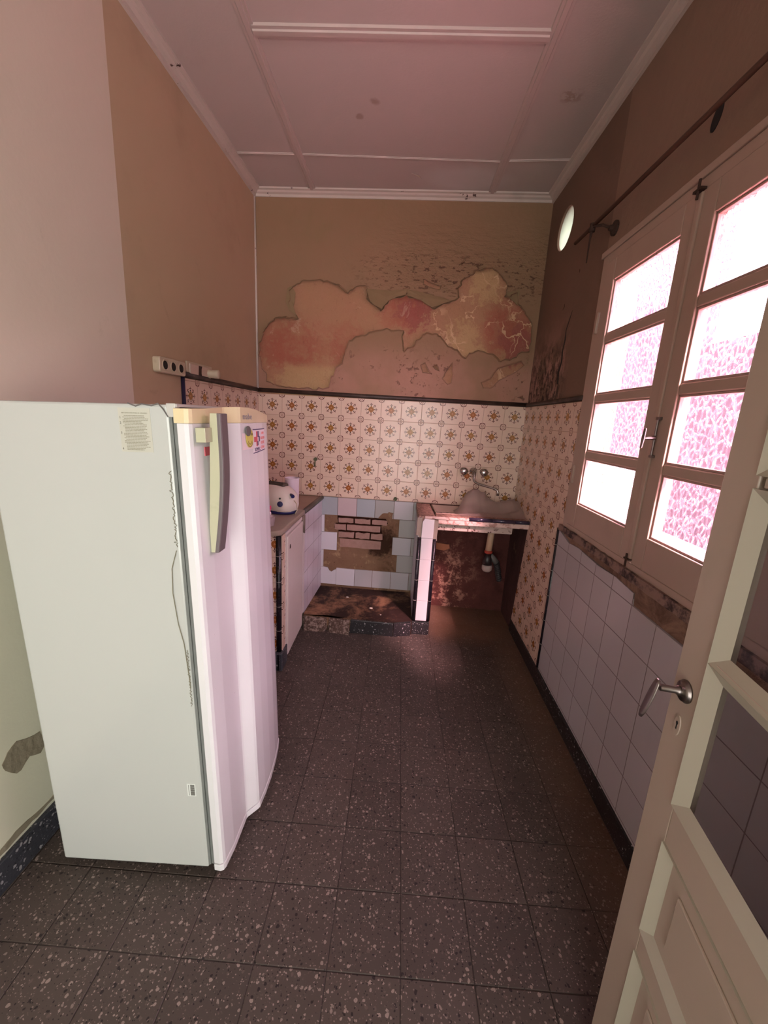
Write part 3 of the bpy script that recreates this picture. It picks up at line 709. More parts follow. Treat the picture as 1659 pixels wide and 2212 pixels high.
# ------------------------------------------------------------------ window_1
w1 = sempty('window_1', RW(1.457, .97))
def RB(bm, y0, y1, z0, z1, o0, o1): return slab(bm, RW, y0, y1, z0, z1, o0, o1)
bm = bmn()
RB(bm, 2.062, 2.118, .96, 2.236, -.10, .014); RB(bm, .798, .852, .96, 2.236, -.10, .014); RB(bm, .852, 2.062, 2.198, 2.236, -.10, .014); RB(bm, .852, 2.062, .96, .998, -.10, .014)
RB(bm, .78, 2.134, 2.236, 2.262, 0, .020)
obj('window_frame', bm, M_wood, w1, bevel=.003)
rowsz = [(2.105-.256*k-.221, 2.105-.256*k) for k in range(4)]
def casement(y0, y1, p0, p1):
    bm = bmn(); o0, o1 = -.028, .020
    RB(bm, y0, p0, 1.0, 2.196, o0, o1); RB(bm, p1, y1, 1.0, 2.196, o0, o1); RB(bm, p0, p1, 2.105, 2.196, o0, o1); RB(bm, p0, p1, 1.0, 1.116, o0, o1)
    for k in range(3): RB(bm, p0, p1, rowsz[k+1][1], rowsz[k][0], o0+.004, o1-.004)
    c = obj('casement', bm, M_wood, w1, bevel=.004)
    bm = bmn()
    for z0, z1 in rowsz:
        z0 = max(z0, 1.116); w = .008
        RB(bm, p0, p0+w, z0, z1, .0, .012); RB(bm, p1-w, p1, z0, z1, .0, .012); RB(bm, p0, p1, z0, z0+w, .0, .012); RB(bm, p0, p1, z1-w, z1, .0, .012)
    obj('glazing_bead', bm, mat('glazing_bead_paint', chipped((.42, .27, .235), (.12, .05, .05), .66, 30), rough=.4), c, bevel=.002)
    for z0, z1 in rowsz: obj('pane', RB(bmn(), p0+.002, p1-.002, max(z0, 1.116)+.002, z1-.002, -.006, -.010), M_glass, c)
    return c
c1 = casement(1.470, 2.058, 1.535, 1.975); c2 = casement(.856, 1.452, .945, 1.385)
obj('meeting_bead', RB(bmn(), 1.449, 1.473, 1.005, 2.19, .012, .027), M_wood, w1, bevel=.004)
bm = bmn(); tube(bm, [RW(1.440, 1.39, .030), RW(1.440, 1.52, .030)], .004, 8); RB(bm, 1.433, 1.447, 1.388, 1.396, .02, .034); RB(bm, 1.433, 1.447, 1.514, 1.524, .02, .034)
lv = obj('window_bolt', bm, M_dkmetal, w1)
bm = bmn(); tube(bm, [RW(1.440, 1.455, .028), RW(1.438, 1.452, .068)], [.008, .004], 10)
prism(bm, [(-.005, -.034), (.005, -.034), (.008, .0), (.006, .034), (-.006, .034), (-.008, 0)], lambda u, v, o: RW(1.438+u*1.0+o*.0, 1.452+v, .068+o+v*-.05), -.003, .003)
obj('window_handle', bm, M_dkmetal, w1, bevel=.002)
bm = bmn(); tube(bm, [RW(1.46, 2.17, .034), RW(1.46, 2.225, .034)], .004, 8); RB(bm, 1.443, 1.480, 2.192, 2.199, .02, .038); tube(bm, [RW(1.46, .985, .034), RW(1.46, 1.035, .034)], .004, 8); RB(bm, 1.447, 1.475, 1.012, 1.018, .02, .036)
obj('espagnolette_end', bm, M_rust, w1)
bm = bmn()
for z in (1.25, 1.95): tube(bm, [RW(2.064, z-.045, .022), RW(2.064, z+.045, .022)], .007, 8)
obj('hinge', bm, M_wood, w1, smooth=True)
obj('window_sill', prism(bmn(), densify([(2.135, .945), (.78, .935), (.78, .972), (2.135, .975)], .03, .003, 4), RW, -.02, .026), M_sill, w1)
# window_2: round vent
w2 = sempty('window_2', RW(PY, PZ))
bm = bmn(); prism(bm, [(PY+.119*math.cos(t), PZ+.109*math.sin(t)) for t in [2*math.pi*k/40 for k in range(40)]], RW, -.016, -.012)
obj('frosted_disc', bm, M_frost, w2)

# ------------------------------------------------------------------ curtain rod
cr = thing('curtain_rod', 'thin rusty brown curtain rod above the window, one end free beside the round vent', 'curtain rod', RW(2.39, 2.40, .06))
bm = bmn(); tube(bm, [RW(2.39, 2.400, .06), RW(.2, 2.345, .06)], .0085, 10); obj('rod', bm, mat('brown_rod', color=(.085, .035, .022), rough=.6), cr, smooth=True)
bm = bmn(); lathe(bm, RW(2.078, 2.345, 0), (-1, 0, 0), [(.030, 0), (.030, .01), (.014, .016), (.010, .03), (0.0, .031)], 16); tube(bm, [RW(2.078, 2.345, .02), RW(2.10, 2.365, .05), RW(2.185, 2.392, .062)], .006, 8); tube(bm, [RW(2.185, 2.37, .062), RW(2.185, 2.405, .062)], .013, 10)
obj('bracket', bm, M_rust, cr)
bm = bmn(); tube(bm, [RW(2.185, 2.38, .064), RW(2.186, 2.34, .066), RW(2.187, 2.24, .066)], [.008, .0045, .003], 6); obj('string', bm, M_rust, cr)

# ------------------------------------------------------------------ door_1 (open, against the right wall)
DD = Vector((-.14462, -.98949, 0)).normalized(); DN = Vector((DD.y, -DD.x, 0)); DN = DN if DN.x < 0 else -DN; DE = Vector((.684, .880, 0))
DN = Vector((-DD.y, DD.x, 0)); DN = DN if DN.x < 0 else -DN   # towards the room
KD = .7727
DE = Vector((.5285, .680, 0))
def DF(s, z, o=0): p = DE+DD*(s*KD)+DN*(o*KD); return (p.x, p.y, 1.47+(z-1.47)*KD)
d1 = sempty('door_1', DF(.95, -.43))
DW = .97
panes = [(.680, .985), (1.040, 1.352), (1.432, 1.745)]
bm = bmn()
def DB(bm, s0, s1, z0, z1, o0, o1): return slab(bm, DF, s0, s1, z0, z1, o0, o1)
DB(bm, 0, .105, -.42, 2.22, -.045, 0); DB(bm, DW-.105, DW, -.42, 2.22, -.045, 0); DB(bm, .105, DW-.105, 1.78, 2.22, -.045, 0); DB(bm, .105, DW-.105, .55, .650, -.035, 0)
DB(bm, .105, DW-.105, .205, .275, -.045, 0); DB(bm, .105, DW-.105, -.42, -.24, -.045, 0)
DB(bm, .12, DW-.12, 1.005, 1.022, -.030, .0); DB(bm, .12, DW-.12, 1.383, 1.403, -.030, .0)
leaf = obj('door_leaf', bm, M_door, d1, bevel=.002)
bm = bmn()
def mould(bm, s0, s1, z0, z1, w, side=1):
    # bevelled frame sloping from door face down to the pane
    o = [(s0, z0), (s1, z0), (s1, z1), (s0, z1)]; i = [(s0+w, z0+w*.9), (s1-w, z0+w*.9), (s1-w, z1-w*.9), (s0+w, z1-w*.9)]
    a = [bm.verts.new(DF(s, z, .004)) for s, z in o]; m_ = [bm.verts.new(DF(s+(w*.25 if s < .3 else -w*.25), z, .004)) for s, z in o]
    b = [bm.verts.new(DF(s, z, -.013)) for s, z in i]; c = [bm.verts.new(DF(s, z, -.02)) for s, z in o]
    for k in range(4):
        j = (k+1) % 4; bm.faces.new((a[k], a[j], b[j], b[k])); bm.faces.new((a[k], a[j], c[j], c[k])); bm.faces.new((b[k], b[j], c[j], c[k]))
for z0, z1 in panes: mould(bm, .100, DW-.10, z0-.028, z1+.028, .034)
obj('glazing_moulding', bm, M_mold, d1)
for z0, z1 in panes: obj('pane', DB(bmn(), .12, DW-.12, z0-.01, z1+.01, -.016, -.020), M_clear, d1)
for z0, z1 in ((.275, .55), (-.24, .205)):
    bm = bmn(); mould(bm, .102, DW-.102, z0, z1, .028)
    p = obj('panel_moulding', bm, M_mold, d1)
    bm = bmn(); DB(bm, .11, DW-.11, z0+.01, z1-.01, -.028, -.013)
    DB(bm, .175, DW-.175, z0+.062, z1-.062, -.014, -.007)
    obj('door_panel', bm, M_door, p, bevel=.004)
bm = bmn(); c = Vector(DF(.052, .910, 0)); lathe(bm, c, DN, [(a_*KD, b_*KD) for a_, b_ in ((0, 0), (.0255, 0), (.026, .004), (.022, .007), (.0225, .010), (.014, .009), (.012, .013), (.0, .013))], 32)
ro = obj('rosette', bm, M_dkmetal, d1, smooth=True)
bm = bmn(); a = c+DN*.006; e = c+DN*.042+Vector((0, 0, .001)); tube(bm, [a, a+DN*.009, a+DN*.011, e], [.0081, .0081, .0058, .0062], 14)
hb = [(e+Vector((0, 0, .020))-DN*.004, .010), (e+Vector((0, 0, 0)), .012)]
path = []
for t in range(11):
    k = t/10; s = -.010+.0*k; p = e+Vector((0, 0, .014-.078*k))+DN*(.005+.014*k)-DD*(.004*k); path.append((p, DD, DN))
prof = [(math.cos(q_)*.0092, math.sin(q_)*.0028) for q_ in [2*math.pi*i/12 for i in range(12)]]
R = []
for i, (p, xd, yd) in enumerate(path):
    w = [.6, .9, 1, 1.08, 1.12, 1.14, 1.12, 1.08, 1.0, .85, .5][i]; R.append([bm.verts.new(p+xd*a_*w+yd*b_) for a_, b_ in prof])
for A, B in zip(R, R[1:]):
    for k in range(12): bm.faces.new((A[k], A[(k+1) % 12], B[(k+1) % 12], B[k]))
bm.faces.new(R[0][::-1]); bm.faces.new(R[-1])
obj('door_handle', bm, M_dkmetal, ro, smooth=True)
bm = bmn(); prism(bm, [(.052+.0125*math.cos(t), .822+.0255*math.sin(t)) for t in [2*math.pi*k/24 for k in range(24)]], DF, 0, .003); es = obj('escutcheon', bm, M_door, d1, bevel=.001)
bm = bmn(); prism(bm, [(.052+.0038*math.cos(t), .828+.0045*math.sin(t)) for t in [2*math.pi*k/14 for k in range(14)]], DF, .0025, .0034); prism(bm, [(.0500, .812), (.0540, .812), (.0535, .826), (.0505, .826)], DF, .0025, .0034); obj('keyhole', bm, M_black, es)

# ------------------------------------------------------------------ outside
M_pinkwall = mat('pink_neighbour_wall', lambda b: mix(nz(3, 5), (.080, .054, .060), (.060, .050, .062)), rough=.9)
M_whitewall = mat('white_neighbour_wall', color=(.80, .70, .72), rough=.9)
def outwall(x, y0, y1, z0, z1, m, name, label, cat='wall'):
    return tag(obj(name, bx(bmn(), x, x+.25, y0, y1, z0, z1), m), label, cat)
outwall(4.2, -1.5, 6.5, -.1, 2.71, M_pinkwall, 'patio_wall', 'long pink rendered patio wall seen through the right window leaf')
outwall(4.2, 6.5, 8.6, .97, 4.5, M_pinkwall, 'house_wall', 'tall pink house wall seen through the upper left window panes')
outwall(4.0, 6.5, 11.8, -.1, .97, M_whitewall, 'parapet', 'white parapet seen through the lowest left window pane')
struct('floor_patio', bx(bmn(), 1.27, 9, -4, 13, -.2, -.02), mat('patio_bounce_ground', color=(.62, .42, .44), rough=.9))  # unseen ground, coloured bright pink to bounce light up to the ceiling

# ------------------------------------------------------------------ refrigerator (local frame)
fr = thing('refrigerator', 'tall old white refrigerator with dark vertical handle, seen from its side', 'refrigerator', (-1.004, 1.0, .0), (0, -.028, 0), local=True)
def lo(name, bm, m, parent, **k): return obj(name, bm, m, parent, **k)
FB0, FBT = .022, 1.462
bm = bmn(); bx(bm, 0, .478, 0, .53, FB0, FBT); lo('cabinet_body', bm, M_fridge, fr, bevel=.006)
for x in (.03, .44):
    for y in (.04, .48): lo('foot', lathe(bmn(), (x, y, .0), (0, 0, 1), [(.016, .0 if x < .2 else -.012), (.016, .03)], 12), M_black, fr)
bm = bmn(); bx(bm, .476, .484, .003, .527, .03, FBT-.006); bx(bm, .4845, .4915, .006, .524, .03, FBT-.008); bx(bm, .492, .499, .004, .526, .03, FBT-.008); bx(bm, .480, .496, .01, .52, .028, FBT-.01)
lo('gasket', bm, M_gasket, fr, bevel=.001)
bm = bmn(); bx(bm, .478, .50, .0, .53, FBT-.006, FBT+.002); bx(bm, .474, .497, -.002, .02, FBT-.03, FBT+.003); lo('top_hinge_strip', bm, mat('grey_white_strip', color=(.50, .48, .45), rough=.4), fr, bevel=.002)
PR = [(.500, -.008), (.520, -.011), (.529, -.006), (.533, .004), (.538, .060), (.538, .166), (.541, .172), (.566, .203), (.571, .212), (.574, .27), (.573, .34), (.567, .42), (.558, .485), (.551, .518), (.545, .527), (.533, .531), (.500, .531)]
def door_prof(bm, z0, z1, grow=0.0, bulge=1):
    n = 14; R = []
    for k in range(n+1):
        z = z0+(z1-z0)*k/n; R.append([bm.verts.new((x+(grow if x > .51 else 0), y+(grow if y > .3 else -grow if y < .01 else 0), z)) for x, y in PR])
    for A, B in zip(R, R[1:]):
        for i in range(len(PR)): j = (i+1) % len(PR); bm.faces.new((A[i], A[j], B[j], B[i]))
    bm.faces.new(R[0][::-1]); bm.faces.new(R[-1]); return bm
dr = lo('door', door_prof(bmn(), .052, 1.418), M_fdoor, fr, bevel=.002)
bm = bmn(); door_prof(bm, .026, .049, .0015); lo('door_bottom_strip', bm, M_fdoor, dr, bevel=.003)
bm = bmn()
PRc = PR
top = []
for x, y in PRc: top.append(1.453+.012*math.exp(-((y-.24)/.14)**2)-.010*max(0, (y-.35)/.18))
A = [bm.verts.new((x+(.002 if x > .51 else -.006), y+(.002 if y > .3 else -.002 if y < .01 else 0), 1.418)) for x, y in PRc]; B = [bm.verts.new((x+(.002 if x > .51 else -.006), y, t)) for (x, y), t in zip(PRc, top)]
for i in range(len(PRc)): j = (i+1) % len(PRc); bm.faces.new((A[i], A[j], B[j], B[i]))
bm.faces.new(A[::-1])
cc = bm.verts.new((.525, .25, 1.458))
for i in range(len(PRc)): bm.faces.new((B[i], B[(i+1) % len(PRc)], cc))
cap = lo('door_top_cap', bm, M_cream, dr, bevel=.0015)
# handle: bowed bar
HY0, HY1 = .044, .086
zs = [1.072+.372*k/16 for k in range(17)]
def bow(z): t = (z-1.072)/.372; return .538+.012+.032*math.sin(min(1, t*1.25+.08)*math.pi*.5)
bm = bmn()
path = [(Vector((bow(z), 0, z)), Vector((1, 0, 0)), Vector((0, 1, 0))) for z in zs]
sweep(bm, path, [(-.005, HY0-.001), (.004, HY0-.001), (.006, HY0+.003), (.006, HY1-.002), (-.005, HY1)])
hd = lo('handle', bm, M_handle, dr, bevel=.0015)
bm = bmn(); R = []
for z in zs:
    t = (z-1.072)/.372; xi = max(.538, bow(z)-.023-.009*math.sin(t*math.pi)) if t > .08 else .538
    R.append([bm.verts.new(p) for p in ((xi, HY0+.001, z), (bow(z)-.0052, HY0+.001, z), (bow(z)-.0052, HY1-.001, z), (xi, HY1-.001, z))])
for A, B in zip(R, R[1:]):
    for k in range(4): bm.faces.new((A[k], A[(k+1) % 4], B[(k+1) % 4], B[k]))
bm.faces.new(R[0][::-1]); bm.faces.new(R[-1])
bx(bm, .537, .562, .008, HY0+.004, 1.372, 1.408)
lo('handle_back', bm, M_creamg, hd, bevel=.001)
bm = bmn(); bx(bm, .5375, .5395, .048, .075, 1.335, 1.358); lo('red_sticker', bm, M_red, dr)
# stickers on the right part of the door (face normal +x, u = +y)
def face_x(y): 
    for (x0, y0), (x1, y1) in zip(PR, PR[1:]):
        if y0 <= y <= y1 and x0 > .51: return x0+(x1-x0)*(y-y0)/(y1-y0)
    return .57
def FX(u, v, o=0): return (face_x(u)+.0005+o, u, v)
def sheet(bm, y0, y1, z0, z1, o, sh=0.0):
    n = 4
    for k in range(n):
        a = y0+(y1-y0)*k/n; b = y0+(y1-y0)*(k+1)/n; f = lambda y: sh*(y-y0)
        hexa(bm, [FX(a, z0+f(a), 0), FX(b, z0+f(b), 0), FX(b, z0+f(b), o), FX(a, z0+f(a), o), FX(a, z1+f(a)*0, 0), FX(b, z1+f(b)*0, 0), FX(b, z1+f(b)*0, o), FX(a, z1+f(a)*0, o)])
    return bm
lo('faded_pink_note', sheet(bmn(), .218, .300, 1.338, 1.388, .0006), M_pinkpaper, dr)
st = lo('security_sticker', sheet(bmn(), .305, .445, 1.322, 1.397, .0008, .03), M_paper, dr, label='white sticker with cross emblem and red lettering')
bm = bmn(); sheet(bm, .305, .445, 1.3955, 1.3985, .0013); 
for k in range(4): a = .305+.035*k; hexa(bm, [FX(a, 1.321+.03*(a-.305), 0), FX(a+.035, 1.321+.03*(a-.27), 0), FX(a+.035, 1.321+.03*(a-.27), .0013), FX(a, 1.321+.03*(a-.305), .0013), FX(a, 1.324+.03*(a-.305), 0), FX(a+.035, 1.324+.03*(a-.27), 0), FX(a+.035, 1.324+.03*(a-.27), .0013), FX(a, 1.324+.03*(a-.305), .0013)])
sheet(bm, .350, .364, 1.372, 1.391, .0014); sheet(bm, .362, .376, 1.357, 1.374, .0014); sheet(bm, .342, .356, 1.345, 1.359, .0014)
lo('navy_emblem_half', bm, M_navyink, st)
bm = bmn(); sheet(bm, .334, .347, 1.343, 1.391, .0014); sheet(bm, .314, .336, 1.357, 1.374, .0014); lo('red_emblem_half', bm, M_red, st)
def ft(s, size, m, y, z, parent, sx=1.0, o=.0030):
    return text(s, size, m, parent, frame_mtx((face_x(y)+o, y, z), (face_x(y+.06)-face_x(y), .06, 0), (0, 0, 1)) @ Matrix.Scale(sx, 4, (1, 0, 0)))
ft('SOMEC', .016, M_navyink, .312, 1.328, st, 1.2, .0030)
ft('AREA', .012, M_salmon, .392, 1.380, st, 1.2); ft('PROTEGIDA', .012, M_salmon, .380, 1.364, st, .85); ft('425202', .014, M_salmon, .382, 1.348, st, 1.15); ft('425444', .014, M_salmon, .382, 1.332, st, 1.15)
bm = bmn(); prism(bm, [(.272+.030*math.cos(t), 1.372+.029*math.sin(t)) for t in [2*math.pi*k/24 for k in range(24)]], lambda u, v, o: (face_x(.272)+.001+o, u, v), 0, .0018)
sy = lo('yellow_oval_sticker', bm, M_yellow, dr)
bm = bmn(); 
for rr, zz in ((.020, 1.372), (.026, 1.370)):
    A = [(.272+rr*math.cos(t), zz+rr*math.sin(t)) for t in [math.pi*(1.15+.7*k/10) for k in range(11)]]; B = [(.272+(rr-.003)*math.cos(t), zz+(rr-.003)*math.sin(t)) for t in [math.pi*(1.85-.7*k/10) for k in range(11)]]
    prism(bm, A+B, lambda u, v, o: (face_x(.272)+.001+o, u, v), .0018, .0023)
prism(bm, [(.280, 1.380), (.296, 1.380), (.296, 1.387), (.284, 1.387)], lambda u, v, o: (face_x(.272)+.001+o, u, v), .0018, .0023)
lo('sticker_print', bm, M_olive, sy)
bm = bmn(); prism(bm, [(.256+.020*math.cos(t), 1.394+.0155*math.sin(t)) for t in [2*math.pi*k/20 for k in range(20)]], lambda u, v, o: (face_x(.26)+.0028+o, u, v), 0, .004); lo('grey_magnet', bm, M_grey, dr, bevel=.0015)
ft('mabe', .026, M_logo, .225, 1.429, cap, 1.25, .003)
# side labels: plane y=0 facing -y, u=+x
def side_rect(bm, x0, x1, z0, z1, o): return bx(bm, x0, x1, -o, .001, z0, z1)
lb = lo('instruction_label', side_rect(bmn(), .352, .432, 1.345, 1.452, .0006), M_label, fr, label='faded printed instruction label')
def st_(s, size, m, x, z, parent, sx=1.0): return text(s, size, m, parent, frame_mtx((x, -.0009, z), (1, 0, 0), (0, 0, 1)) @ Matrix.Scale(sx, 4, (1, 0, 0)), depth=.0001)
st_('INFORMACION PARA EL USUARIO', .0048, M_ink, .360, 1.438, lb, .88)
for n_, z in (('1', 1.428), ('2', 1.415), ('3', 1.391), ('4', 1.352)): st_(n_, .008, M_inkd, .354, z-.002, lb)
bm = bmn(); rr = random.Random(3)
z = 1.434; ln = 0
while z > 1.350:
    x = .362 + (.004 if rr.random() < .5 else 0)
    end = .427-rr.random()*.020
    while x < end:
        w = rr.uniform(.002, .007); side_rect(bm, x, min(end, x+w), z-.0017, z, .0009); x += w+.0009
    z -= .0036; ln += 1
lo('label_small_print', bm, M_ink, lb)
bm = bmn()
lbl = lo('barcode_label', side_rect(bmn(), .432, .458, .300, .345, .0005), mat('pale_label', color=(.66, .68, .65), rough=.4), fr)
bm = bmn(); z = .303
while z < .342: w = rr.choice((.0006, .0012, .002)); side_rect(bm, .442, .455, z, z+w, .0008); z += w+rr.choice((.0006, .001))
z = .303
while z < .340: side_rect(bm, .436, .438, z, z+.0012, .0008); z += .002
lo('barcode_bars', bm, M_inkd, lbl)
# scruffy edge and hanging wire beside the gasket
bm = bmn(); pts = []
for k in range(60): z = 1.30-.2*k/59; pts.append((.471+.009*noise.noise(Vector((k*.7, 3, 0)))+rr.uniform(-.004, .003), -.003, z))
tube(bm, pts, .0009, 5)
pts = [(.468, -.003, 1.09), (.452, -.004, 1.04), (.448, -.004, .97), (.455, -.004, .88), (.466, -.004, .82), (.470, -.003, .74), (.473, -.003, .68)]; tube(bm, pts, .0011, 5)
pts = []
for k in range(50): z = .80-.18*k/49; pts.append((.472+.003*math.sin(k*2.3)+rr.uniform(-.002, .002), -.003, z))
tube(bm, pts, .0008, 5); lo('frayed_seal_thread', bm, mat('dirty_thread', color=(.22, .20, .14), rough=.9), fr)
bm = bmn(); tube(bm, [(.38, -.002, FBT+.001), (.40, -.004, FBT-.006), (.415, -.003, FBT), (.44, -.004, FBT-.004), (.455, -.002, FBT+.002), (.468, -.004, FBT-.012), (.478, -.003, FBT-.03)], .0016, 6); lo('loose_wire', bm, M_grey, fr)

# ------------------------------------------------------------------ kitchen cabinet along the left wall
CX = -.606
kc = thing('kitchen_cabinet', 'low masonry kitchen cabinet with white door, behind the refrigerator', 'cabinet', (-.9, 2.10, 0))
obj('masonry_body', bx(bmn(), -1.12, CX-.012, 2.11, 3.12, 0, .80), M_plast, kc)
bm = bmn(); bx(bm, -1.10, -.640, 2.100, 2.112, .12, .815); obj('patterned_end_tiles', bm, M_pat_objx, kc)
bm = bmn(); bx(bm, CX-.012, CX-.002, 2.120, 2.178, .115, .815); obj('patterned_front_tiles', bm, M_pat_obj, kc)
bm = bmn(); tube(bm, [(CX-.020, 2.112, .11), (CX-.020, 2.112, .815)], .0155, 12); obj('black_corner_strip', bm, M_bulk, kc, smooth=True)
for z in (.25, .40, .55, .70): obj('strip_joint', tube(bmn(), [(CX-.020, 2.112, z), (CX-.020, 2.112, z+.0018)], .0159, 12), M_grout, kc)
bm = bmn(); bx(bm, -1.10, CX-.006, 2.084, 2.12, 0, .115); bx(bm, CX-.03, CX+.006, 2.084, 2.20, 0, .118); obj('terrazzo_foot', bm, M_greyter, kc, bevel=.008)
bm = bmn(); bx(bm, CX-.02, CX, 2.185, 2.20, .04, .81); bx(bm, CX-.02, CX, 2.19, 2.575, .792, .812); bx(bm, CX-.03, CX-.008, 2.178, 2.19, .04, .815); obj('door_frame', bm, M_cabdoor, kc, bevel=.002)
cd = obj('cabinet_door', bx(bmn(), CX-.014, CX+.006, 2.205, 2.573, .035, .785), M_cabdoor, kc, bevel=.005)
bm = bmn(); prism(bm, densify([(2.243, .716), (2.250, .728), (2.262, .722), (2.268, .708), (2.262, .698), (2.250, .703), (2.243, .700)], .004, .002), lambda u, v, o: (CX+o, u, v), .005, .0068); obj('lock_hole', bm, M_rust, cd)
bm = bmn(); bx(bm, CX-.03, CX+.006, 2.580, 2.630, .115, .70); obj('flaking_post', bm, M_post, kc, bevel=.006)
bm = bmn(); tube(bm, [(CX-.006, 2.612, .695), (CX-.006, 2.612, .817)], .018, 12); obj('brown_corner_tile', bm, M_edge2, kc, smooth=True)
bm = bmn(); hexa(bm, [(CX-.012, 2.632, .10), (CX+.004, 2.632, .10), (-.578, 3.13, .10), (-.60, 3.13, .10), (CX-.012, 2.632, .817), (CX+.004, 2.632, .817), (-.578, 3.13, .817), (-.60, 3.13, .817)]); obj('white_side_tiles', bm, M_wtile_cab, kc)
# worktop
wt = thing('worktop', 'taupe worktop with rounded corner carrying the toaster', 'worktop', (-.85, 2.10, .82))
bm = bmn(); cx, cy, rad = -.665, 2.135, .060
poly = [(-1.10, 2.075)]+[(cx+rad*math.cos(t), cy+rad*math.sin(t)) for t in [-math.pi/2+math.pi/2*k/8 for k in range(9)]]+[(-.600, 2.635), (-1.09, 2.635)]
prism(bm, poly, lambda u, v, o: (u, v, o), .818, .850); obj('front_slab', bm, M_worktop, wt, bevel=.009, seg=3)
bm = bmn(); prism(bm, [(-1.09, 2.635), (-.62, 2.635), (-.60, 3.12), (-1.08, 3.13)], lambda u, v, o: (u, v, o), .818, .848); obj('back_slab', bm, M_worktop2, wt)
bm = bmn(); tube(bm, [(-.606, 2.625, .838), (-.582, 3.125, .838)], .0165, 12); obj('dark_edge_tile', bm, M_edge, wt, smooth=True)

# ------------------------------------------------------------------ plinth
pf = [(-.60, 3.125), (-.60, 2.605), (-.50, 2.60), (-.43, 2.625), (-.36, 2.595), (-.262, 2.590), (.034, 2.578), (.165, 2.612), (.165, 3.10)]
pl_ = thing('raised_plinth', 'low scorched concrete plinth in the recess under the bare bricks', 'plinth', (-.2, 2.85, 0))
bm = bmn(); P2 = densify(pf[1:6], .02, .008, 12); prism(bm, [pf[0]]+P2+pf[6:], lambda u, v, o: (u, v, o), 0, .098); obj('concrete_slab', bm, M_plinth, pl_)
bm = bmn(); prism(bm, densify([(-.602, 2.60), (-.50, 2.588), (-.43, 2.600), (-.36, 2.580), (-.27, 2.575), (-.27, 2.60), (-.36, 2.62), (-.43, 2.64), (-.60, 2.64)], .015, .006, 2), lambda u, v, o: (u, v-(.03*(1-o/.09) if v < 2.60 else 0), o), 0, .092); obj('broken_front_edge', bm, M_rough, pl_)
bm = bmn(); hexa(bm, [(-.268, 2.574, 0), (.034, 2.562, 0), (.034, 2.58, 0), (-.258, 2.592, 0), (-.264, 2.574, .099), (.034, 2.562, .099), (.034, 2.58, .099), (-.258, 2.592, .099)]); obj('black_terrazzo_facing', bm, M_blackter, pl_, bevel=.002)
bm = bmn(); hexa(bm, [(.037, 2.562, 0), (.156, 2.592, 0), (.156, 2.62, 0), (.037, 2.58, 0), (.037, 2.562, .099), (.156, 2.592, .099), (.156, 2.62, .099), (.037, 2.58, .099)]); obj('black_terrazzo_facing', bm, M_blackter, pl_, bevel=.002)
for i, (x, y, s, lab) in enumerate(((-.33, 2.93, .012, 'white plaster crumb lying at the back of the scorched plinth'), (-.135, 2.77, .013, 'white plaster crumb lying in the middle of the scorched plinth'), (-.06, 2.675, .008, 'tiny white plaster crumb near the front of the scorched plinth'))):
    bm = bmn(); bmesh.ops.create_icosphere(bm, subdivisions=1, radius=s)
    for v in bm.verts: v.co = Vector((v.co.x*(1+.4*noise.noise(v.co*90+Vector((i, 0, 0)))), v.co.y*.7, v.co.z*.4))+Vector((x, y, .1015))
    tag(obj('plaster_crumb', bm, M_chip), lab, 'rubble', 'plaster crumbs on the plinth')

# ------------------------------------------------------------------ partition and sink
pt = thing('tiled_partition', 'narrow partition wall faced with white tiles and black edge strips, carrying the sink', 'partition', (.22, 2.85, 0))
bm = bmn(); hexa(bm, [(.168, 2.645, 0), (.276, 2.645, 0), (.276, 3.11, 0), (.168, 3.11, 0), (.168, 2.645, .80), (.276, 2.645, .80), (.276, 3.11, .80), (.168, 3.11, .80)]); obj('core', bm, M_plast, pt)
bm = bmn(); hexa(bm, [(.163, 2.65, .10), (.168, 2.65, .10), (.168, 3.10, .10), (.163, 3.10, .10), (.163, 2.65, .84), (.168, 2.65, .84), (.168, 3.10, .84), (.163, 3.10, .84)]); obj('grey_side_tiles', bm, M_wtile_cab, pt)
bm = bmn(); z = .100
for k in range(4): bx(bm, .186, .262, 2.630, 2.647, z, z+.1495); z += .151
prism(bm, [(.184, z), (.263, z), (.264, .833), (.198, .836), (.186, .815)], lambda u, v, o: (u, 2.630+o, v), 0, .017)
obj('white_front_tiles', bm, mat('glossy_white_tile', color=(.70, .62, .66), rough=.15), pt, bevel=.002)
bm = bmn(); tube(bm, [(.174, 2.643, .10), (.172, 2.643, .705)], .0125, 12); obj('black_edge_strip', bm, M_bulk, pt, smooth=True); obj('black_edge_strip', tube(bmn(), [(.276, 2.643, .10), (.276, 2.643, .70)], .0125, 12), M_bulk, pt, smooth=True)
for z in (.25, .40, .55):
    for x in (.173, .276): obj('strip_joint', tube(bmn(), [(x, 2.643, z), (x, 2.643, z+.0018)], .0129, 12), M_grout, pt)
bm = bmn(); bx(bm, .158, .284, 2.618, 2.66, 0, .096); obj('black_terrazzo_foot', bm, M_blackter, pt, bevel=.002)
bm = bmn(); prism(bm, densify([(.262, .70), (.290, .69), (.289, .825), (.265, .83)], .02, .004, 6), lambda u, v, o: (u, 2.635+o, v), 0, .02); prism(bm, densify([(.15, .72), (.182, .71), (.184, .84), (.152, .84)], .03, .003, 6), lambda u, v, o: (u, 2.64+o, v), 0, .02); obj('broken_mortar', bm, M_plast, pt)

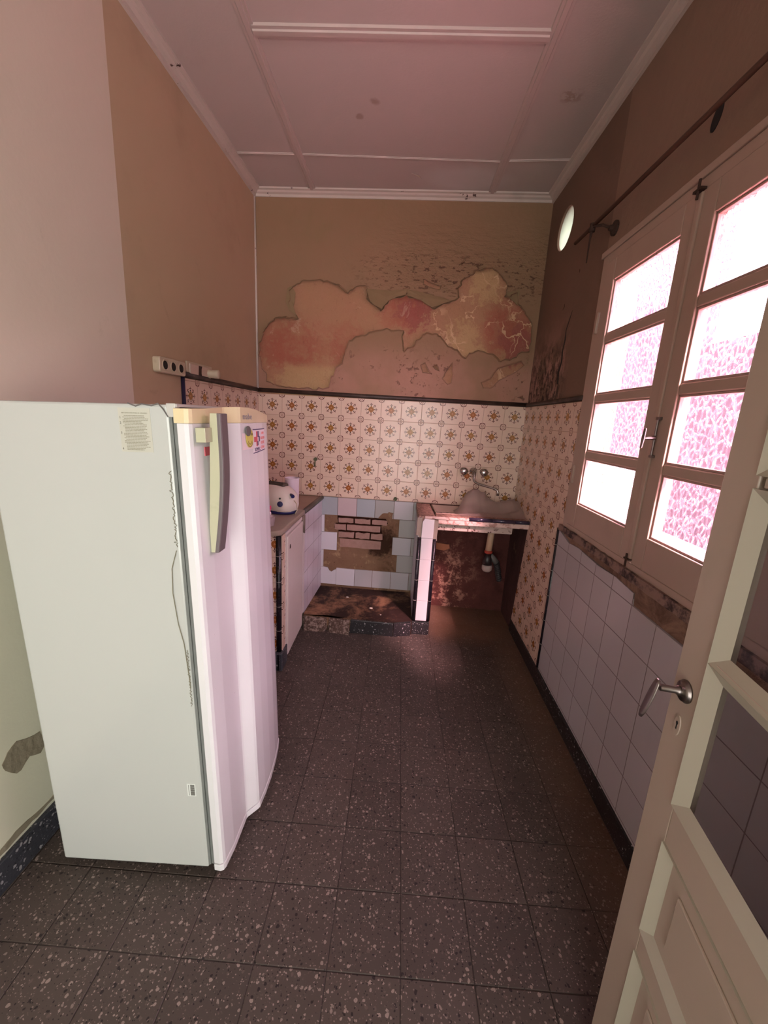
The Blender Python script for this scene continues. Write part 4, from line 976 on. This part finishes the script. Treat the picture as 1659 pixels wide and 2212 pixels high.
sk = thing('kitchen_sink', 'broken stone kitchen sink set between the partition and the patterned side wall', 'sink', (.55, 2.87, .80))
def Sy(x): return yb(x)-.012
bm = bmn()
def slabpoly(bm, poly, z0, z1): prism(bm, poly, lambda u, v, o: (u, v, o), z0, z1)
XR_ = lambda y: xr(y)-.011
slabpoly(bm, [(.158, 2.668), (.272, 2.668), (.262, Sy(.262)), (.158, Sy(.158))], .800, .846)          # left shoulder
slabpoly(bm, [(.272, 2.668), (XR_(2.67), 2.690), (XR_(2.79), 2.800), (.280, 2.785)], .800, .846)      # front rim
slabpoly(bm, [(.272, Sy(.27)-.02), (XR_(3.06), Sy(.89)-.02), (XR_(3.07), Sy(.89)), (.27, Sy(.27))], .800, .845)
slabpoly(bm, [(.885, 2.80), (XR_(2.8), 2.80), (XR_(3.05), 3.06), (.885, 3.06)], .800, .846)
obj('stone_top', bm, M_sinktop, sk, bevel=.004)
bm = bmn()
ins = [(.285, 2.792), (.884, 2.806), (.884, 3.058), (.275, 3.078)]; low = [(.34, 2.84), (.83, 2.85), (.83, 3.02), (.34, 3.03)]
A = [bm.verts.new((x, y, .842)) for x, y in ins]; B = [bm.verts.new((x, y, .762)) for x, y in low]
for k in range(4): bm.faces.new((A[k], A[(k+1) % 4], B[(k+1) % 4], B[k]))
bm.faces.new(B); ob = obj('basin', bm, M_basin, sk); s_ = ob.modifiers.new('t', 'SOLIDIFY'); s_.thickness = .006; s_.offset = -1
bm = bmn(); bx(bm, .290, .905, 2.656, 2.672, .800, .832); bx(bm, .200, .495, 2.652, 2.672, .832, .850); obj('bare_front_ledge', bm, mat('worn_pale_mortar', lambda b: (mix(nz(30, 5).ss(.5, .6), (.60, .42, .38), (.36, .2, .17)), nz(50, 5), .003), rough=.8), sk, bevel=.004)
for a, b_ in ((.495, .649), (.6515, .80), (.8025, .897)):
    bm = bmn(); tube(bm, [(a, 2.662, .844), (b_, 2.662, .844)], .0135, 12); obj('dark_edge_tile', bm, mat('violet_black_glaze', color=(.035, .025, .05), rough=.15), sk, smooth=True)
bm = bmn(); bx(bm, .280, .800, 2.690, 3.09, .748, .800); obj('whitewashed_underside', bm, M_belly, sk, bevel=.008)
# waste pipe, trap, hose
wp = thing('waste_pipe', 'beige waste pipe with bottle trap hanging under the sink', 'pipe', (.70, 2.88, .45))
bm = bmn(); tube(bm, [(.708, 2.88, .75), (.700, 2.88, .565)], .024, 16); obj('pvc_pipe', bm, M_pvc, wp, smooth=True)
bm = bmn(); lathe(bm, (.7, 2.88, .548), (0, 0, 1), [(.024, 0), (.029, .004), (.029, .018), (.024, .022)], 18); obj('red_seal', bm, mat('red_seal', color=(.40, .05, .03), rough=.5), wp, smooth=True)
bm = bmn(); tube(bm, [(.700, 2.88, .55), (.698, 2.88, .50), (.700, 2.878, .455)], [.022, .034, .036], 16); obj('trap_body', bm, mat('black_rubber', color=(.02, .012, .014), rough=.4), wp, smooth=True)
bm = bmn(); lathe(bm, (.700, 2.872, .410), (0, 0, 1), [(.0, 0), (.026, .001), (.036, .014), (.038, .04), (.034, .052), (0, .053)], 20); obj('clear_trap_cup', bm, film_mat('cloudy_plastic', (.55, .42, .40), .7), wp, smooth=True)
bm = bmn(); pts = [(.715, 2.885, .53), (.745, 2.89, .505), (.770, 2.895, .475)]; tube(bm, pts, .022, 14); obj('grey_elbow', bm, M_grey, wp, smooth=True)
bm = bmn(); pts = []; rs = []
for k in range(40):
    t = k/39; pts.append((.770+.05*t, 2.895+.05*t, .475-.13*t-.03*t*t)); rs.append(.021+.004*(1 if k % 4 < 2 else -1)*.6)
tube(bm, pts, rs, 14); obj('corrugated_hose', bm, mat('dark_hose', color=(.03, .025, .028), rough=.35), wp)
# heaped film
bm = bmn(); NX, NY = 36, 26
def hill(x, y):
    def g(cx, cy, sx, sy, h): return h*math.exp(-((x-cx)/sx)**2-((y-cy)/sy)**2)
    h = g(.585, 2.99, .10, .10, .155)+g(.50, 2.94, .07, .08, .07)+g(.70, 3.00, .10, .09, .06)+g(.84, 2.97, .09, .12, .11)+g(.87, 2.80, .06, .10, .03)
    h += .014*abs(noise.noise(Vector((x*16, y*7, 1))))+.012*noise.noise(Vector((x*30, y*12, 5)))
    return h
V = {}
for i in range(NX):
    for j in range(NY):
        x = .44+(.893-.44)*i/(NX-1); y = 2.74+(3.068-2.74)*j/(NY-1)
        if j == 0: y += .02*noise.noise(Vector((x*20, 0, 2)))
        edge = min(1, min(i, NX-1-i*0)/5.0); front = min(1, j/6.0)
        zb_ = .79 if (x > .30 and 2.80 < y) else .848
        base = .850 if (y < 2.80 or x > .885) else .850-.035*min(1, (y-2.80)/.05)*(1 if x < .86 else .3)
        V[i, j] = bm.verts.new((x, min(y, yb(x)-.015), base+hill(x, y)*edge*front))
for i in range(NX-1):
    for j in range(NY-1): bm.faces.new((V[i, j], V[i+1, j], V[i+1, j+1], V[i, j+1]))
o = tag(obj('plastic_sheet', bm, M_film, smooth=True), 'dusty grey translucent plastic sheet heaped in the sink', 'plastic sheet')
# faucet
fc = thing('wall_faucet', 'chrome wall faucet with two round knobs and bent spout above the sink', 'faucet', BW(.563, 1.12, .0))
for x, z in ((.492, 1.120), (.640, 1.118)):
    bm = bmn(); lathe(bm, BW(x, z, .008), (0, -1, 0), [(.024, 0), (.024, .006), (.012, .012), (.011, .03), (.024, .036), (.029, .048), (.028, .060), (.018, .068), (0, .070)], 24); obj('knob', bm, M_metal, fc, smooth=True)
bm = bmn(); lathe(bm, BW(.565, 1.120, .008), (0, -1, 0), [(.026, 0), (.028, .01), (.022, .022), (.014, .035), (.014, .05), (0, .052)], 24); obj('escutcheon', bm, M_metal, fc, smooth=True)
bm = bmn(); tube(bm, [BW(.567, 1.125, .02), BW(.568, 1.122, .055), BW(.568, 1.105, .070), BW(.566, 1.075, .075), BW(.568, 1.058, .082), BW(.578, 1.045, .092), BW(.60, 1.037, .10), BW(.66, 1.026, .13), BW(.705, 1.018, .15), BW(.725, 1.008, .158), BW(.732, .992, .160), BW(.732, .970, .160)], [.013, .013, .0125, .011, .010, .009, .0085, .008, .008, .009, .0095, .011], 14); obj('spout', bm, M_metal, fc, smooth=True)
# stub valves
def stub(name, x, z, label, spike):
    t = thing(name, label, 'valve', BW(x, z, .01))
    bm = bmn(); lathe(bm, BW(x, z, .008), (0, -1, 0), [(.014, 0), (.014, .012), (.010, .014), (.010, .03), (.012, .032), (0, .033)], 12); obj('pipe_end', bm, M_moss, t)
    if spike: bm = bmn(); tube(bm, [BW(x-.002, z-.012, .022), BW(x-.006, z-.055, .020)], [.004, .007], 8); obj('valve_key', bm, M_moss, t)
stub('gas_valve', -.636, 1.137, 'small greenish corroded valve on the patterned tiles above the worktop', True)
stub('pipe_stub', -.005, .868, 'small corroded pipe stub at the lower edge of the patterned tiles', False)

# ------------------------------------------------------------------ things on the worktop
ta = thing('toaster', 'cream toaster with navy knob and base on the taupe worktop', 'toaster', (-.765, 2.535, .8515), (0, 0, -.35), local=True)
def superell(bm, a, b, h, z0, nu=40, nv=14, p=2.6, top=2.4):
    rings = []
    for j in range(nv+1):
        t = j/nv; z = z0+h*t
        k = (1-(max(0, (t-.25)/.75))**top)**(1/2.2)*(.93+.07*min(1, t/.2)) if t < 1 else .0001
        rings.append([bm.verts.new((math.copysign(abs(math.cos(q))**(2/p), math.cos(q))*a*k, math.copysign(abs(math.sin(q))**(2/p), math.sin(q))*b*k, z)) for q in [2*math.pi*i/nu for i in range(nu)]])
    for A, B in zip(rings, rings[1:]):
        for i in range(nu): bm.faces.new((A[i], A[(i+1) % nu], B[(i+1) % nu], B[i]))
    bm.faces.new(rings[0][::-1]); bm.faces.new(rings[-1]); return bm
obj('shell', superell(bmn(), .150, .090, .165, .018), M_toast, ta, smooth=True)
bm = bmn(); lathe(bm, (0, 0, 0), (0, 0, 1), [(.085, .0), (.091, .006), (.092, .020), (.086, .024)], 40)
for v in bm.verts: v.co.x *= 1.58; v.co.y *= .96
obj('navy_base', bm, M_navy, ta, smooth=True)
bm = bmn(); bx(bm, -.12, .075, -.032, .032, .150, .187); ts = obj('slot_plate', bm, mat('smoky_slot', color=(.06, .045, .035), rough=.4), ta, bevel=.012)
bm = bmn(); bx(bm, -.105, .06, -.018, -.006, .182, .188); bx(bm, -.105, .06, .006, .018, .182, .188); obj('bread_slot', bm, M_black, ts)
# controls on the end of the shell that faces the camera
def on_shell(ang, z, lift=0):
    t = (z-.018)/.165; k = (1-(max(0, (t-.25)/.75))**2.4)**(1/2.2); p = 2.6
    return Vector((math.copysign(abs(math.cos(ang))**(2/p), math.cos(ang))*.150*k, math.copysign(abs(math.sin(ang))**(2/p), math.sin(ang))*.090*k, z))
def nrm(ang): return Vector((math.cos(ang)/.150*.090, math.sin(ang), .15)).normalized()
a0 = -1.05
bm = bmn(); lathe(bm, on_shell(a0, .070)-nrm(a0)*.004, nrm(a0), [(.0175, 0), (.0175, .010), (.015, .013), (0, .013)], 24); obj('knob', bm, M_navy, ta, smooth=True)
bm = bmn(); lathe(bm, on_shell(a0, .104)-nrm(a0)*.004, nrm(a0), [(.006, 0), (.006, .0075), (0, .0075)], 12); obj('button', bm, M_black, ta)
a1 = -.25
c = on_shell(a1, .125); bm = bmn(); n_ = Vector((.8, -.6, 0)).normalized(); tube(bm, [c-n_*.01, c+n_*.012, c+n_*.034+Vector((0, 0, -.004))], [.009, .010, .012], 10); obj('lever', bm, M_navy, ta)
bm = bmn(); c = on_shell(-.15, .07); tube(bm, [c+Vector((.0, 0, .02)), c+Vector((.025, -.01, .005)), c+Vector((.035, -.015, -.03)), c+Vector((.02, -.02, -.062))], .003, 8); obj('power_cord', bm, M_outlet, ta, smooth=True)
pc = thing('canister', 'white open cylindrical canister standing behind the toaster', 'canister', (-.742, 2.83, .848))
bm = bmn(); lathe(bm, (-.742, 2.83, .849), (0, 0, 1), [(.047, 0), (.048, .002), (.050, .170), (.052, .172), (.052, .180), (.049, .180), (.046, .02), (0, .018)], 32); obj('canister_wall', bm, M_can, pc, smooth=False)
cu = thing('plastic_cup', 'small clear plastic cup at the front of the worktop', 'cup', (-.700, 2.19, .850))
bm = bmn(); lathe(bm, (-.700, 2.185, .851), (0, 0, 1), [(0, 0), (.026, 0), (.033, .052), (.035, .054), (.0325, .052), (.025, .003), (0, .003)], 28); obj('cup_wall', bm, M_cup, cu, smooth=True)
bt = thing('pink_bottle', 'small bottle with hot pink cap between the cup and the toaster', 'bottle', (-.735, 2.27, .850))
bm = bmn(); lathe(bm, (-.733, 2.27, .851), (0, 0, 1), [(0, 0), (.016, 0), (.017, .05), (.012, .060), (0, .060)], 20); obj('bottle_body', bm, mat('white_bottle', color=(.85, .75, .78), rough=.3), bt, smooth=True)
bm = bmn(); lathe(bm, (-.733, 2.27, .909), (0, 0, 1), [(.013, 0), (.013, .012), (.0175, .014), (.0175, .034), (0, .036)], 20); obj('pink_cap', bm, M_pink, bt, smooth=True)

# ------------------------------------------------------------------ outlets on the left wall
so = thing('triple_socket', 'aged cream wall box with three black round sockets', 'socket', LW(1.97, 1.650))
def LP(u, v, o): return LW(1.972+u, 1.652+v, o)
def rrect(w, h, r, n=5):
    L = []
    for cx, cy, a in ((w-r, h-r, 0), (-w+r, h-r, 1), (-w+r, -h+r, 2), (w-r, -h+r, 3)):
        for k in range(n+1): t = math.pi/2*(a+k/n); L.append((cx+r*math.cos(t), cy+r*math.sin(t)))
    return L
obj('plate', prism(bmn(), rrect(.108, .034, .013), LP, 0, .034), M_outlet, so, bevel=.004)
for u in (-.066, 0, .066):
    bm = bmn(); lathe(bm, LP(u, 0, .033), (1, 0, 0), [(.025, 0), (.025, .003), (.021, .004), (.021, -.0), (0, 0)], 24); h_ = obj('socket_ring', bm, M_outlet, so, smooth=True)
    bm = bmn(); lathe(bm, LP(u, 0, .033), (1, 0, 0), [(.0185, 0), (.0185, .003), (0, .0032)], 24); obj('black_socket', bm, M_black, h_)
sw = thing('wall_switch_box', 'old cream wall switch box with a protruding round knob', 'switch', LW(2.28, 1.665))
def LQ(u, v, o): return LW(2.275+u, 1.662+v, o)
bm = bmn(); prism(bm, rrect(.135, .040, .004), LQ, 0, .010); obj('back_plate', bm, M_outlet, sw, bevel=.003)
bm = bmn(); prism(bm, rrect(.118, .030, .005), LQ, .009, .017); ip = obj('inner_plate', bm, mat('pinkish_plate', color=(.55, .41, .34), rough=.4), sw, bevel=.003)
bm = bmn(); prism(bm, [(-.036, -.027), (.0, -.027), (-.006, -.01), (-.004, .012), (.004, .027), (-.03, .027)], LQ, .016, .019); obj('broken_slot', bm, M_rust, ip)
bm = bmn(); lathe(bm, LQ(.085, -.002, .016), (1, 0, 0), [(.025, 0), (.025, .004), (.022, .006), (.023, .036), (.024, .052), (.020, .057), (0, .058)], 24); obj('knob', bm, M_outlet, sw, smooth=True)

for o in list(bpy.data.objects):
    if '_local' in o: del o['_local']
